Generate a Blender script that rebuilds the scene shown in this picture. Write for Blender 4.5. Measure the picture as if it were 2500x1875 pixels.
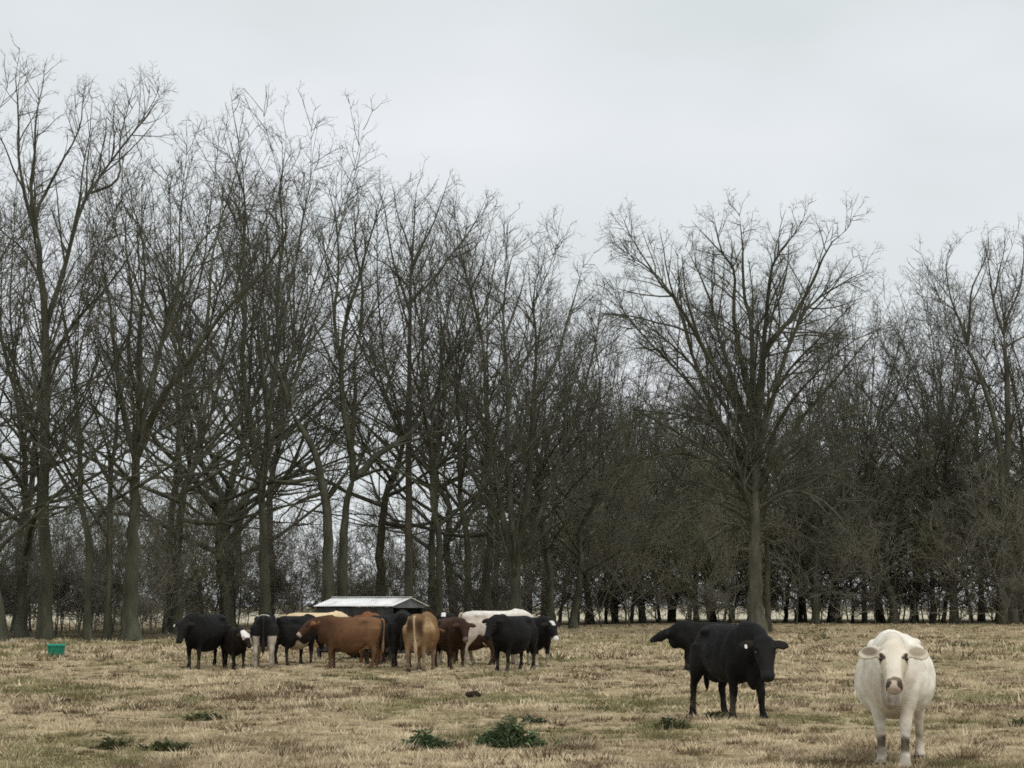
import bpy, bmesh, math
import numpy as np
from mathutils import Vector, Matrix

R = math.radians
for o in list(bpy.data.objects):
    bpy.data.objects.remove(o)
scene = bpy.context.scene
col = scene.collection

# ------------------------------------------------------------------ camera
F_PX = 4667.0                       # focal length in pixels of the 2500 px wide photograph
HORIZON = 1478.0
CAM = np.array([0.0, 0.0, 1.65])
PITCH = math.atan((HORIZON - 937.5) / F_PX)
cam_data = bpy.data.cameras.new("camera")
cam_data.sensor_width = 36.0
cam_data.lens = F_PX / 2500.0 * 36.0
cam_data.clip_start = 0.5
cam_data.clip_end = 9000.0
cam = bpy.data.objects.new("camera", cam_data)
cam.location = CAM
cam.rotation_euler = (R(90) + PITCH, 0, 0)
col.objects.link(cam)
scene.camera = cam

# ------------------------------------------------------------------ overcast sky, soft sun, exposure
SUN_EL, SUN_AZ = R(58), R(150)      # azimuth clockwise from +Y (north)
world = bpy.data.worlds.new("World")
scene.world = world
world.use_nodes = True
nt = world.node_tree
nt.nodes.clear()
w_out = nt.nodes.new("ShaderNodeOutputWorld")
w_bg = nt.nodes.new("ShaderNodeBackground")
w_bg.inputs["Strength"].default_value = 0.1
w_sky = nt.nodes.new("ShaderNodeTexSky")
w_sky.sky_type = 'NISHITA'
w_sky.sun_disc = False
w_sky.sun_elevation = SUN_EL
w_sky.sun_rotation = SUN_AZ
w_tc = nt.nodes.new("ShaderNodeTexCoord")
w_map = nt.nodes.new("ShaderNodeMapping")
w_map.inputs["Scale"].default_value = (1.0, 1.0, 2.4)
w_map.inputs["Location"].default_value = (0.37, 0.2, 0.1)
w_noise = nt.nodes.new("ShaderNodeTexNoise")
w_noise.inputs["Scale"].default_value = 3.2
w_noise.inputs["Detail"].default_value = 4.0
w_noise.inputs["Roughness"].default_value = 0.45
w_ramp = nt.nodes.new("ShaderNodeValToRGB")
w_ramp.color_ramp.elements[0].position = 0.36
w_ramp.color_ramp.elements[0].color = (0.715, 0.768, 0.775, 1)
w_ramp.color_ramp.elements[1].position = 0.60
w_ramp.color_ramp.elements[1].color = (0.855, 0.88, 0.92, 1)
w_gain = nt.nodes.new("ShaderNodeVectorMath")
w_gain.operation = 'SCALE'
w_gain.inputs["Scale"].default_value = 10.0
w_mix = nt.nodes.new("ShaderNodeMixRGB")
w_mix.inputs["Fac"].default_value = 0.96
L = nt.links.new
L(w_tc.outputs["Generated"], w_map.inputs["Vector"])
L(w_map.outputs["Vector"], w_noise.inputs["Vector"])
L(w_noise.outputs["Fac"], w_ramp.inputs["Fac"])
L(w_ramp.outputs["Color"], w_gain.inputs[0])
L(w_sky.outputs["Color"], w_mix.inputs["Color1"])
L(w_gain.outputs["Vector"], w_mix.inputs["Color2"])
L(w_mix.outputs["Color"], w_bg.inputs["Color"])
L(w_bg.outputs["Background"], w_out.inputs["Surface"])

sun_data = bpy.data.lights.new("sun", 'SUN')
sun_data.energy = 1.5
sun_data.angle = R(50)
sun_data.color = (1.0, 0.965, 0.91)
sun = bpy.data.objects.new("sun", sun_data)
sd = Vector((math.sin(SUN_AZ) * math.cos(SUN_EL), math.cos(SUN_AZ) * math.cos(SUN_EL), math.sin(SUN_EL)))
sun.rotation_euler = sd.to_track_quat('Z', 'Y').to_euler()
sun.location = (20, -20, 60)
col.objects.link(sun)

vs = scene.view_settings
scene.display_settings.display_device = 'sRGB'
vs.view_transform = 'Standard'
vs.look = 'None'
vs.exposure = 0.0
vs.gamma = 1.0
vs.use_curve_mapping = False
scene.cycles.max_bounces = 3
scene.cycles.diffuse_bounces = 2
scene.cycles.glossy_bounces = 2
scene.cycles.transparent_max_bounces = 4
scene.cycles.use_denoising = False
scene.cycles.use_adaptive_sampling = True
scene.cycles.adaptive_threshold = 0.02
scene.cycles.adaptive_min_samples = 24
scene.cycles.filter_width = 1.7
scene.render.film_transparent = False

# ------------------------------------------------------------------ helpers
rng = np.random.default_rng(11)


def vnoise(x, y, seed=0.0):
    x = np.asarray(x, float); y = np.asarray(y, float)
    xi, yi = np.floor(x), np.floor(y)
    fx, fy = x - xi, y - yi
    fx = fx * fx * (3 - 2 * fx); fy = fy * fy * (3 - 2 * fy)

    def h(a, b):
        v = np.sin(a * 127.1 + b * 311.7 + seed * 74.7) * 43758.5453
        return v - np.floor(v)
    return (h(xi, yi) * (1 - fx) + h(xi + 1, yi) * fx) * (1 - fy) + (h(xi, yi + 1) * (1 - fx) + h(xi + 1, yi + 1) * fx) * fy


def fbm(x, y, seed=0.0, oct=3):
    s, a, t = 0.0, 1.0, 0.0
    for i in range(oct):
        s = s + a * vnoise(x * 2 ** i, y * 2 ** i, seed + i * 3.1)
        t += a
        a *= 0.5
    return s / t


def sstep(a, b, x):
    t = np.clip((np.asarray(x, float) - a) / (b - a), 0, 1)
    return t * t * (3 - 2 * t)


def height(x, y):
    """Gentle swell of the pasture towards the wood on the right, plus small humps."""
    x = np.asarray(x, float); y = np.asarray(y, float)
    swell = 0.32 * sstep(70, 150, y) * sstep(-6, 16, x) * (1 - sstep(190, 330, y))
    fade = 1 - sstep(80, 160, y)
    hump = (fbm(x / 2.6, y / 2.6, 3, 3) - 0.5) * 0.16 * fade + (fbm(x / 0.75, y / 0.75, 8, 2) - 0.5) * 0.07 * fade
    return swell + hump


def ray(px, py):
    u, v = (px - 1250.0) / F_PX, (937.5 - py) / F_PX
    return np.array([u, math.cos(PITCH) - v * math.sin(PITCH), math.sin(PITCH) + v * math.cos(PITCH)])


def at(px, py, Y):
    d = ray(px, py)
    return CAM + d * (Y / d[1])


def on_ground(px, py):
    d = ray(px, py)
    z = 0.0
    for _ in range(6):
        p = CAM + d * ((z - CAM[2]) / d[2])
        z = float(height(p[0], p[1]))
    return np.array([p[0], p[1], z])


def ground_px(px, Y):
    X = (px - 1250.0) / F_PX * Y * math.cos(PITCH) ** 0
    # small correction: depth along the optical axis is not quite Y
    d = ray(px, HORIZON)
    X = d[0] / d[1] * Y
    return np.array([X, Y, float(height(X, Y))])


def px_of(X, Y):
    return 1250.0 + F_PX * X / Y / math.cos(PITCH)


def mesh_from(name, verts, quads=None, tris=None, smooth=True):
    me = bpy.data.meshes.new(name)
    nq = 0 if quads is None else len(quads)
    ntr = 0 if tris is None else len(tris)
    me.vertices.add(len(verts))
    me.vertices.foreach_set("co", np.asarray(verts, np.float32).ravel())
    loops = []
    if nq: loops.append(np.asarray(quads, np.int32).ravel())
    if ntr: loops.append(np.asarray(tris, np.int32).ravel())
    lv = np.concatenate(loops)
    me.loops.add(len(lv))
    me.loops.foreach_set("vertex_index", lv)
    me.polygons.add(nq + ntr)
    st = np.concatenate([np.arange(nq) * 4, nq * 4 + np.arange(ntr) * 3]).astype(np.int32)
    me.polygons.foreach_set("loop_start", st)
    me.polygons.foreach_set("use_smooth", np.full(nq + ntr, bool(smooth)))
    me.update(calc_edges=True)
    return me


def vcol(me, name, rgb):
    a = me.color_attributes.new(name, 'FLOAT_COLOR', 'POINT')
    c = np.ones((len(me.vertices), 4), np.float32)
    c[:, :3] = rgb
    a.data.foreach_set("color", c.ravel())


def link(name, me, mat=None, parent=None, loc=None):
    o = bpy.data.objects.new(name, me)
    col.objects.link(o)
    if mat is not None and me is not None and not me.materials:
        me.materials.append(mat)
    if parent is not None: o.parent = parent
    if loc is not None: o.location = loc
    return o


def tag(o, label=None, cat=None, group=None, kind=None):
    if label: o["label"] = label
    if cat: o["category"] = cat
    if group: o["group"] = group
    if kind: o["kind"] = kind
    return o


def empty(name, loc, rz=0.0, scale=1.0):
    o = bpy.data.objects.new(name, None)
    col.objects.link(o)
    o.location = loc
    o.rotation_euler = (0, 0, rz)
    o.scale = (scale,) * 3
    o.empty_display_size = 0.2
    return o


def nrm(v):
    return v / np.maximum(np.linalg.norm(v, axis=-1, keepdims=True), 1e-9)


# ------------------------------------------------------------------ materials
def new_mat(name, rough=0.9, spec=0.2):
    m = bpy.data.materials.new(name)
    m.use_nodes = True
    b = m.node_tree.nodes["Principled BSDF"]
    b.inputs["Roughness"].default_value = rough
    b.inputs["Specular IOR Level"].default_value = spec
    return m, m.node_tree, b


def noise_mat(name, stops, scale, rough=0.9, spec=0.2, detail=5, stretch=(1, 1, 1), bump=0.0, bump_scale=None, coords="Object"):
    m, t, b = new_mat(name, rough, spec)
    tc = t.nodes.new("ShaderNodeTexCoord")
    mp = t.nodes.new("ShaderNodeMapping")
    mp.inputs["Scale"].default_value = stretch
    n = t.nodes.new("ShaderNodeTexNoise")
    n.inputs["Scale"].default_value = scale
    n.inputs["Detail"].default_value = detail
    n.inputs["Roughness"].default_value = 0.62
    r = t.nodes.new("ShaderNodeValToRGB")
    while len(r.color_ramp.elements) < len(stops):
        r.color_ramp.elements.new(0.5)
    for e, (p, c) in zip(r.color_ramp.elements, stops):
        e.position = p
        e.color = (*c, 1)
    t.links.new(tc.outputs[coords], mp.inputs["Vector"])
    t.links.new(mp.outputs["Vector"], n.inputs["Vector"])
    t.links.new(n.outputs["Fac"], r.inputs["Fac"])
    t.links.new(r.outputs["Color"], b.inputs["Base Color"])
    if bump:
        n2 = t.nodes.new("ShaderNodeTexNoise")
        n2.inputs["Scale"].default_value = bump_scale or scale * 3
        n2.inputs["Detail"].default_value = 4
        bp = t.nodes.new("ShaderNodeBump")
        bp.inputs["Strength"].default_value = bump
        bp.inputs["Distance"].default_value = 0.03
        t.links.new(mp.outputs["Vector"], n2.inputs["Vector"])
        t.links.new(n2.outputs["Fac"], bp.inputs["Height"])
        t.links.new(bp.outputs["Normal"], b.inputs["Normal"])
    return m


def attr_mat(name, attr, rough=0.9, spec=0.15, noise_scale=None, noise_amt=0.0, bump=0.0, bump_scale=60, trans=0.0, sheen=0.0):
    m, t, b = new_mat(name, rough, spec)
    a = t.nodes.new("ShaderNodeAttribute")
    a.attribute_name = attr
    src = a.outputs["Color"]
    if noise_scale:
        tc = t.nodes.new("ShaderNodeTexCoord")
        n = t.nodes.new("ShaderNodeTexNoise")
        n.inputs["Scale"].default_value = noise_scale
        n.inputs["Detail"].default_value = 5
        mr = t.nodes.new("ShaderNodeMapRange")
        mr.inputs["From Min"].default_value = 0.3
        mr.inputs["From Max"].default_value = 0.7
        mr.inputs["To Min"].default_value = 1 - noise_amt
        mr.inputs["To Max"].default_value = 1 + noise_amt
        sc = t.nodes.new("ShaderNodeVectorMath")
        sc.operation = 'SCALE'
        t.links.new(tc.outputs["Object"], n.inputs["Vector"])
        t.links.new(n.outputs["Fac"], mr.inputs["Value"])
        t.links.new(src, sc.inputs[0])
        t.links.new(mr.outputs["Result"], sc.inputs["Scale"])
        src = sc.outputs["Vector"]
    t.links.new(src, b.inputs["Base Color"])
    if sheen:
        b.inputs["Sheen Weight"].default_value = sheen
        b.inputs["Sheen Roughness"].default_value = 0.5
    if bump:
        tc = t.nodes.new("ShaderNodeTexCoord")
        mp = t.nodes.new("ShaderNodeMapping")
        mp.inputs["Scale"].default_value = (0.6, 1, 1)
        n = t.nodes.new("ShaderNodeTexNoise")
        n.inputs["Scale"].default_value = bump_scale
        n.inputs["Detail"].default_value = 4
        bp = t.nodes.new("ShaderNodeBump")
        bp.inputs["Strength"].default_value = bump
        bp.inputs["Distance"].default_value = 0.02
        t.links.new(tc.outputs["Object"], mp.inputs["Vector"])
        t.links.new(mp.outputs["Vector"], n.inputs["Vector"])
        t.links.new(n.outputs["Fac"], bp.inputs["Height"])
        t.links.new(bp.outputs["Normal"], b.inputs["Normal"])
    if trans:
        tr = t.nodes.new("ShaderNodeBsdfTranslucent")
        mx = t.nodes.new("ShaderNodeMixShader")
        mx.inputs["Fac"].default_value = trans
        t.links.new(src, tr.inputs["Color"])
        t.links.new(b.outputs["BSDF"], mx.inputs[1])
        t.links.new(tr.outputs["BSDF"], mx.inputs[2])
        t.links.new(mx.outputs["Shader"], t.nodes["Material Output"].inputs["Surface"])
    return m


BARK = noise_mat("bark_grey", [(0.3, (0.036, 0.037, 0.025)), (0.52, (0.072, 0.073, 0.051)), (0.72, (0.135, 0.134, 0.098))],
                 2.2, 0.95, 0.1, 7, (1, 1, 0.25), 0.9, 14)
BARK_PALE = noise_mat("bark_pale", [(0.3, (0.048, 0.046, 0.034)), (0.52, (0.092, 0.088, 0.066)), (0.72, (0.155, 0.148, 0.113))],
                      2.4, 0.95, 0.1, 7, (1, 1, 0.3), 0.9, 14)
BARK_DARK = noise_mat("bark_dark", [(0.35, (0.05, 0.046, 0.035)), (0.65, (0.115, 0.105, 0.08))], 2.4, 0.95, 0.1, 6, (1, 1, 0.3), 0.8, 12)
TWIG = noise_mat("twig_grey_brown", [(0.35, (0.066, 0.066, 0.049)), (0.65, (0.124, 0.124, 0.094))], 0.6, 0.95, 0.05, 3)
TWIG_OLIVE = noise_mat("twig_olive", [(0.35, (0.105, 0.103, 0.066)), (0.65, (0.195, 0.19, 0.125))], 0.5, 0.95, 0.05, 3)
TWIG_BROWN = noise_mat("twig_brown", [(0.35, (0.115, 0.108, 0.083)), (0.65, (0.205, 0.194, 0.15))], 0.6, 0.95, 0.05, 3)
TWIG_PALE = noise_mat("twig_pale", [(0.35, (0.15, 0.138, 0.10)), (0.65, (0.25, 0.23, 0.18))], 0.6, 0.95, 0.05, 3)

# ------------------------------------------------------------------ ground
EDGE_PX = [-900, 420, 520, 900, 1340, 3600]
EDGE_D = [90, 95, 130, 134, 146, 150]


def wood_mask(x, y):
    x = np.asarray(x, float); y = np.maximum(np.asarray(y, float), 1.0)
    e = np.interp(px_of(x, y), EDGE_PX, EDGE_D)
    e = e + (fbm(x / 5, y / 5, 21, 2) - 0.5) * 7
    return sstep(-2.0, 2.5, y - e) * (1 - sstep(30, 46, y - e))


def axis(lo, hi, step, outer, k):
    fine = np.arange(lo, hi + 1e-6, step)
    g = step * np.cumprod(np.full(k, 1.0)) * 0
    grow = []
    s, p = step, 0.0
    while p < outer:
        s *= 1.16
        p += s
        grow.append(p)
    grow = np.array(grow)
    return np.concatenate([lo - grow[::-1], fine, hi + grow])


gx = axis(-30, 30, 0.33, 3500, 0)
gy = axis(16, 74, 0.33, 4500, 0)
gy = gy[gy > -400]
GX, GY = np.meshgrid(gx, gy)
gv = np.stack([GX.ravel(), GY.ravel(), height(GX, GY).ravel()], 1)
nx, ny = len(gx), len(gy)
ii = (np.arange(ny - 1)[:, None] * nx + np.arange(nx - 1)[None]).ravel()
gq = np.stack([ii, ii + 1, ii + nx + 1, ii + nx], 1)
gme = mesh_from("ground", gv, gq)
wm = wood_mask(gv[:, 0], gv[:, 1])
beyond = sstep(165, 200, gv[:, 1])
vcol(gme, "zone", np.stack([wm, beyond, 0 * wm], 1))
gm, t, b = new_mat("pasture_ground", 1.0, 0.05)
tc = t.nodes.new("ShaderNodeTexCoord")


def tex(scale, detail, stretch=(1, 1, 1)):
    mp = t.nodes.new("ShaderNodeMapping")
    mp.inputs["Scale"].default_value = stretch
    n = t.nodes.new("ShaderNodeTexNoise")
    n.inputs["Scale"].default_value = scale
    n.inputs["Detail"].default_value = detail
    n.inputs["Roughness"].default_value = 0.65
    t.links.new(tc.outputs["Object"], mp.inputs["Vector"])
    t.links.new(mp.outputs["Vector"], n.inputs["Vector"])
    return n


def ramp(src, stops):
    r = t.nodes.new("ShaderNodeValToRGB")
    while len(r.color_ramp.elements) < len(stops):
        r.color_ramp.elements.new(0.5)
    for e, (p, c) in zip(r.color_ramp.elements, stops):
        e.position = p
        e.color = (*c, 1)
    t.links.new(src, r.inputs["Fac"])
    return r


def mix(fac, a, bb):
    m = t.nodes.new("ShaderNodeMixRGB")
    if isinstance(fac, float): m.inputs["Fac"].default_value = fac
    else: t.links.new(fac, m.inputs["Fac"])
    t.links.new(a, m.inputs["Color1"])
    t.links.new(bb, m.inputs["Color2"])
    return m


n1 = tex(1.7, 8)
straw = ramp(n1.outputs["Fac"], [(0.32, (0.15, 0.11, 0.06)), (0.45, (0.28, 0.215, 0.125)), (0.58, (0.42, 0.34, 0.21)), (0.72, (0.52, 0.44, 0.29))])
n2 = tex(0.16, 5)
green = ramp(n1.outputs["Fac"], [(0.35, (0.10, 0.095, 0.04)), (0.65, (0.27, 0.24, 0.12))])
gsel = ramp(n2.outputs["Fac"], [(0.50, (0, 0, 0)), (0.68, (0.75, 0.75, 0.75))])
field = mix(gsel.outputs["Color"], straw.outputs["Color"], green.outputs["Color"])
zone = t.nodes.new("ShaderNodeAttribute")
zone.attribute_name = "zone"
sep = t.nodes.new("ShaderNodeSeparateColor")
t.links.new(zone.outputs["Color"], sep.inputs["Color"])
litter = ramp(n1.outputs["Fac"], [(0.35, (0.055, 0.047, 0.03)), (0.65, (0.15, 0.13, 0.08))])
pale = ramp(n1.outputs["Fac"], [(0.35, (0.42, 0.37, 0.26)), (0.65, (0.58, 0.53, 0.40))])
mA = mix(sep.outputs["Green"], field.outputs["Color"], pale.outputs["Color"])
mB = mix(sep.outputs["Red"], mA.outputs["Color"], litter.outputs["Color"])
t.links.new(mB.outputs["Color"], b.inputs["Base Color"])
nb = tex(9, 5)
bp = t.nodes.new("ShaderNodeBump")
bp.inputs["Strength"].default_value = 0.8
bp.inputs["Distance"].default_value = 0.05
t.links.new(nb.outputs["Fac"], bp.inputs["Height"])
t.links.new(bp.outputs["Normal"], b.inputs["Normal"])
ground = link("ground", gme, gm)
tag(ground, "dry tan pasture reaching back to the bare wood", "ground", kind="structure")

# ------------------------------------------------------------------ dry grass: one mass of blades
# green_spots: flat patches of greener growth (x, y, radius across, radius deep, strength)
spots = []
for (px, py, w, hgt, s) in [(500, 1752, 90, 14, 1.0), (275, 1822, 60, 16, .8), (410, 1828, 80, 18, .9), (1640, 1772, 75, 14, 1.0),
                            (180, 1720, 60, 10, .7), (330, 1705, 60, 14, .6), (2485, 1768, 40, 8, .9), (2440, 1790, 90, 10, .5),
                            (1480, 1560, 190, 8, .8), (2150, 1565, 90, 7, .6), (1700, 1865, 120, 18, .4), (1100, 1760, 60, 12, .5),
                            (2380, 1640, 120, 10, .5), (560, 1660, 70, 7, .5), (720, 1790, 60, 14, .5), (60, 1690, 60, 10, .5)]:
    g0 = on_ground(px, py); g1 = on_ground(px + w, py); g2 = on_ground(px, py - hgt); g3 = on_ground(px, py + hgt)
    spots.append((g0[0], g0[1], abs(g1[0] - g0[0]), abs(g2[1] - g3[1]) / 2, s))


def greenness(x, y):
    g = sstep(0.50, 0.66, fbm(x / 1.8, y / 2.8, 31, 3)) * 0.78
    for (sx, sy, rx, ry, s) in spots:
        q = ((x - sx) / rx) ** 2 + ((y - sy) / ry) ** 2
        q = q + (fbm(x / 0.4, y / 0.7, 5, 2) - 0.5) * 1.4
        g = np.maximum(g, s * (1 - sstep(0.35, 1.1, q)))
    return np.clip(g, 0, 1)


CLEAR = []   # (x, y, radius)
for (px, py, w) in [(1237, 1822, 138), (1036, 1826, 100), (500, 1757, 130), (1640, 1778, 120), (275, 1828, 80), (412, 1832, 120), (1155, 1702, 44),
                    (2400, 1702, 34), (905, 1778, 36), (1390, 1745, 38), (165, 1715, 42)]:
    g_ = on_ground(px, py)
    CLEAR.append((g_[0], g_[1], w * g_[1] / F_PX * 0.5))


def uncovered(x, y):
    k = np.ones(len(x), bool)
    for cx, cy, rr in CLEAR:
        k &= ~((np.abs(x - cx) < rr) & (y < cy + rr * .5) & (y > cy - max(rr * .7, 0.5)))
    return k


def blades(n, y0, y1, w, hmin, hmax, pad, seed, k=1.0):
    r = np.random.default_rng(seed)
    # density falls off with distance
    u = r.random(n)
    y = (y0 ** (-k) + u * (y1 ** (-k) - y0 ** (-k))) ** (-1 / k) if k else y0 + u * (y1 - y0)
    half = y * (1250 / F_PX) * 1.12 + pad
    x = (r.random(n) * 2 - 1) * half
    # gather blades into tussocks
    cell = 0.22
    cx = np.floor(x / cell); cy = np.floor(y / cell)
    hx = np.sin(cx * 12.9898 + cy * 78.233) * 43758.5453; hx -= np.floor(hx)
    hy = np.sin(cx * 39.346 + cy * 11.135) * 24634.6345; hy -= np.floor(hy)
    pull = 0.55 * r.random(n)
    x = x + (cx * cell + hx * cell - x) * pull
    y = y + (cy * cell + hy * cell - y) * pull
    clump = fbm(x / 0.55, y / 0.75, 41, 2)
    big = fbm(x / 2.4, y / 3.2, 57, 2)
    tall = sstep(0.36, 0.62, clump) * 0.75 + sstep(0.4, 0.65, big) * 0.25
    hh = (hmin + (hmax - hmin) * tall) * (0.6 + 0.7 * r.random(n))
    wood = wood_mask(x, y)
    keep = (r.random(n) > wood * 0.9) & (uncovered(x, y) | (r.random(n) < .3))
    x, y, hh, tall, clump, big = x[keep], y[keep], hh[keep], tall[keep], clump[keep], big[keep]
    n = len(x)
    z = height(x, y) - 0.01
    az = r.random(n) * 6.283
    lean = r.normal(0, 0.42, (n, 2)) + np.array([0.12, 0.0])
    ww = w * (0.6 + 0.8 * r.random(n))
    base = np.stack([x, y, z], 1)
    side = np.stack([np.cos(az), np.sin(az), np.zeros(n)], 1) * ww[:, None] / 2
    tip = base + np.stack([lean[:, 0] * hh, lean[:, 1] * hh, hh], 1)
    V = np.stack([base - side, base + side, tip], 1).reshape(-1, 3)
    g = greenness(x, y)
    m = r.random(n)
    straw = np.array([0.54, 0.45, 0.30]); tan = np.array([0.42, 0.335, 0.21]); brown = np.array([0.22, 0.165, 0.10])
    c = tan + (straw - tan) * np.clip(m * 1.3 * (0.4 + tall), 0, 1)[:, None]
    lowc = (1 - sstep(0.33, 0.47, clump)) * 0.75
    c = c + (brown - c) * (np.clip(lowc + (r.random(n) < 0.08) * .6, 0, 1))[:, None]
    gc = np.array([0.135, 0.145, 0.055]) + (np.array([0.27, 0.25, 0.115]) - np.array([0.135, 0.145, 0.055])) * m[:, None]
    c = c + (gc - c) * (g * (r.random(n) < 0.25 + 0.75 * g))[:, None]
    c *= (0.86 + 0.28 * r.random(n))[:, None]
    C = np.repeat(c, 3, axis=0)
    return V, C


def tussocks(n, nb, y0, y1, w, rad, hgt, pad, seed, k):
    """Separate tufts of blades splaying from a crown, each tuft of one colour."""
    r = np.random.default_rng(seed)
    u = r.random(n)
    y = (y0 ** (-k) + u * (y1 ** (-k) - y0 ** (-k))) ** (-1 / k)
    x = (r.random(n) * 2 - 1) * (y * (1250 / F_PX) * 1.12 + pad)
    keep = (r.random(n) > wood_mask(x, y) * 0.95) & (r.random(n) < 0.35 + 0.9 * fbm(x / 1.6, y / 2.2, 91, 2))
    keep &= uncovered(x, y)
    x, y = x[keep], y[keep]; n = len(x)
    size = np.exp(r.normal(0, 0.38, n))
    g = greenness(x, y)
    m = np.clip(r.normal(0.6, 0.36, n) + (fbm(x / 0.7, y / 1.1, 71, 3) - 0.5) * 2.3 + 0.05, 0, 1)[:, None]
    pal = np.array([0.20, 0.15, 0.09]) * (1 - m) + np.array([0.76, 0.64, 0.445]) * m
    dead = (r.random(n) < 0.07 + 0.5 * sstep(.56, .68, fbm(x / 0.7, y / 1.2, 83, 2)))[:, None]
    pal = np.where(dead, np.array([0.13, 0.09, 0.055]), pal)
    gc = np.array([0.12, 0.13, 0.05]) * (1 - m) + np.array([0.27, 0.26, 0.12]) * m
    pal = pal + (gc - pal) * (g * (r.random(n) < 0.2 + 0.8 * g))[:, None]
    idx = np.repeat(np.arange(n), nb)
    N = len(idx)
    az = r.random(N) * 6.283
    rr = np.sqrt(r.random(N)) * rad * size[idx]
    bx = x[idx] + np.cos(az) * rr; by = y[idx] + np.sin(az) * rr * 0.9
    hh = hgt * size[idx] * (0.45 + 0.75 * r.random(N))
    out = (0.25 + 0.9 * rr / (rad * size[idx]))
    base = np.stack([bx, by, height(bx, by) - 0.01], 1)
    tip = base + np.stack([np.cos(az) * out * hh * .8 + r.normal(0, .25, N) * hh, np.sin(az) * out * hh * .8 + r.normal(0, .25, N) * hh, hh], 1)
    a2 = r.random(N) * 3.1416
    side = np.stack([np.cos(a2), np.sin(a2) * .6, np.zeros(N)], 1) * (w * (0.6 + .8 * r.random(N)) / 2)[:, None]
    V = np.stack([base - side, base + side, tip], 1).reshape(-1, 3)
    c = pal[idx] * (0.88 + 0.24 * r.random(N))[:, None]
    return V, np.repeat(c, 3, axis=0)


GV, GC = [], []
for args in [(100000, 15.5, 30, 0.010, 0.015, 0.06, 1.0, 1, 0.8), (60000, 30, 58, 0.018, 0.015, 0.05, 1.0, 2, 1.0),
             (50000, 58, 140, 0.045, 0.03, 0.10, 2.0, 3, 1.2)]:
    v, c = blades(*args)
    GV.append(v); GC.append(c)
for args in [(8200, 34, 15.5, 30, 0.018, 0.085, 0.056, 1.0, 4, 0.8), (9500, 24, 30, 58, 0.03, 0.12, 0.066, 1.0, 5, 1.0),
             (9000, 12, 58, 140, 0.06, 0.2, 0.11, 2.0, 6, 1.2)]:
    v, c = tussocks(*args)
    GV.append(v); GC.append(c)
GV = np.concatenate(GV); GC = np.concatenate(GC)
grme = mesh_from("dry_grass", GV, None, np.arange(len(GV)).reshape(-1, 3), smooth=False)
vcol(grme, "blade", GC)
GRASS = attr_mat("dry_grass_blade", "blade", 0.85, 0.1, trans=0.25)
tag(link("dry_grass", grme, GRASS), "short dry tan grass in tussocks all over the pasture", "grass", kind="stuff")

# ------------------------------------------------------------------ bare trees
def resample(pts, rad, S):
    """Catmull-Rom resampling of a polyline to S+1 points."""
    p = np.asarray(pts, float)
    if len(p) == 2: p = np.array([p[0], (p[0] + p[1]) / 2, p[1]])
    q = np.vstack([2 * p[0] - p[1], p, 2 * p[-1] - p[-2]])
    seg = np.linalg.norm(np.diff(p, axis=0), axis=1)
    s = np.concatenate([[0], np.cumsum(seg)])
    out = []
    for d in np.linspace(0, s[-1], S + 1):
        i = min(np.searchsorted(s, d, side='right') - 1, len(p) - 2)
        f = (d - s[i]) / max(seg[i], 1e-6)
        a, b_, c, e = q[i], q[i + 1], q[i + 2], q[i + 3]
        out.append(0.5 * ((2 * b_) + (-a + c) * f + (2 * a - 5 * b_ + 4 * c - e) * f ** 2 + (-a + 3 * b_ - 3 * c + e) * f ** 3))
    tt = np.linspace(0, 1, S + 1)
    return np.array(out), np.interp(tt, np.linspace(0, 1, len(rad)), rad)


def tubes(P, Rr, k=3, tip=True):
    """(N,S+1,3) polylines with radii -> verts, quads, tris of tapered tubes."""
    N, S1, _ = P.shape
    S = S1 - 1
    T = nrm(np.gradient(P, axis=1))
    ax = nrm(P[:, -1] - P[:, 0])
    ref = np.where(np.abs(ax[:, 2:3]) > 0.8, np.array([[1.0, 0, 0]]), np.array([[0, 0, 1.0]]))
    u = nrm(np.cross(T, ref[:, None, :]))
    w = np.cross(T, u)
    ang = np.arange(k) * 2 * math.pi / k
    rings = P[:, :, None, :] + Rr[:, :, None, None] * (np.cos(ang)[None, None, :, None] * u[:, :, None, :] + np.sin(ang)[None, None, :, None] * w[:, :, None, :])
    quads, tris = [], []
    if tip:
        vper = S * k + 1
        V = np.concatenate([rings[:, :S].reshape(N, S * k, 3), P[:, -1:, :]], 1).reshape(-1, 3)
    else:
        vper = S1 * k
        V = rings.reshape(-1, 3)
    off = (np.arange(N) * vper)[:, None]
    j = np.arange(k); jn = (j + 1) % k
    nseg = S - 1 if tip else S
    for s in range(nseg):
        q = np.stack([s * k + j, s * k + jn, (s + 1) * k + jn, (s + 1) * k + j], 1)
        quads.append((off[:, :, None] + q[None]).reshape(-1, 4))
    if tip:
        q = np.stack([(S - 1) * k + j, (S - 1) * k + jn, np.full(k, S * k)], 1)
        tris.append((off[:, :, None] + q[None]).reshape(-1, 3))
    Q = np.concatenate(quads) if quads else np.zeros((0, 4), int)
    Tq = np.concatenate(tris) if tris else np.zeros((0, 3), int)
    return V, Q, Tq


def merge(parts):
    V, Q, Tt, o = [], [], [], 0
    for v, q, tr in parts:
        V.append(v); Q.append(q + o); Tt.append(tr + o)
        o += len(v)
    return np.concatenate(V), np.concatenate(Q), np.concatenate(Tt)


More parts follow.
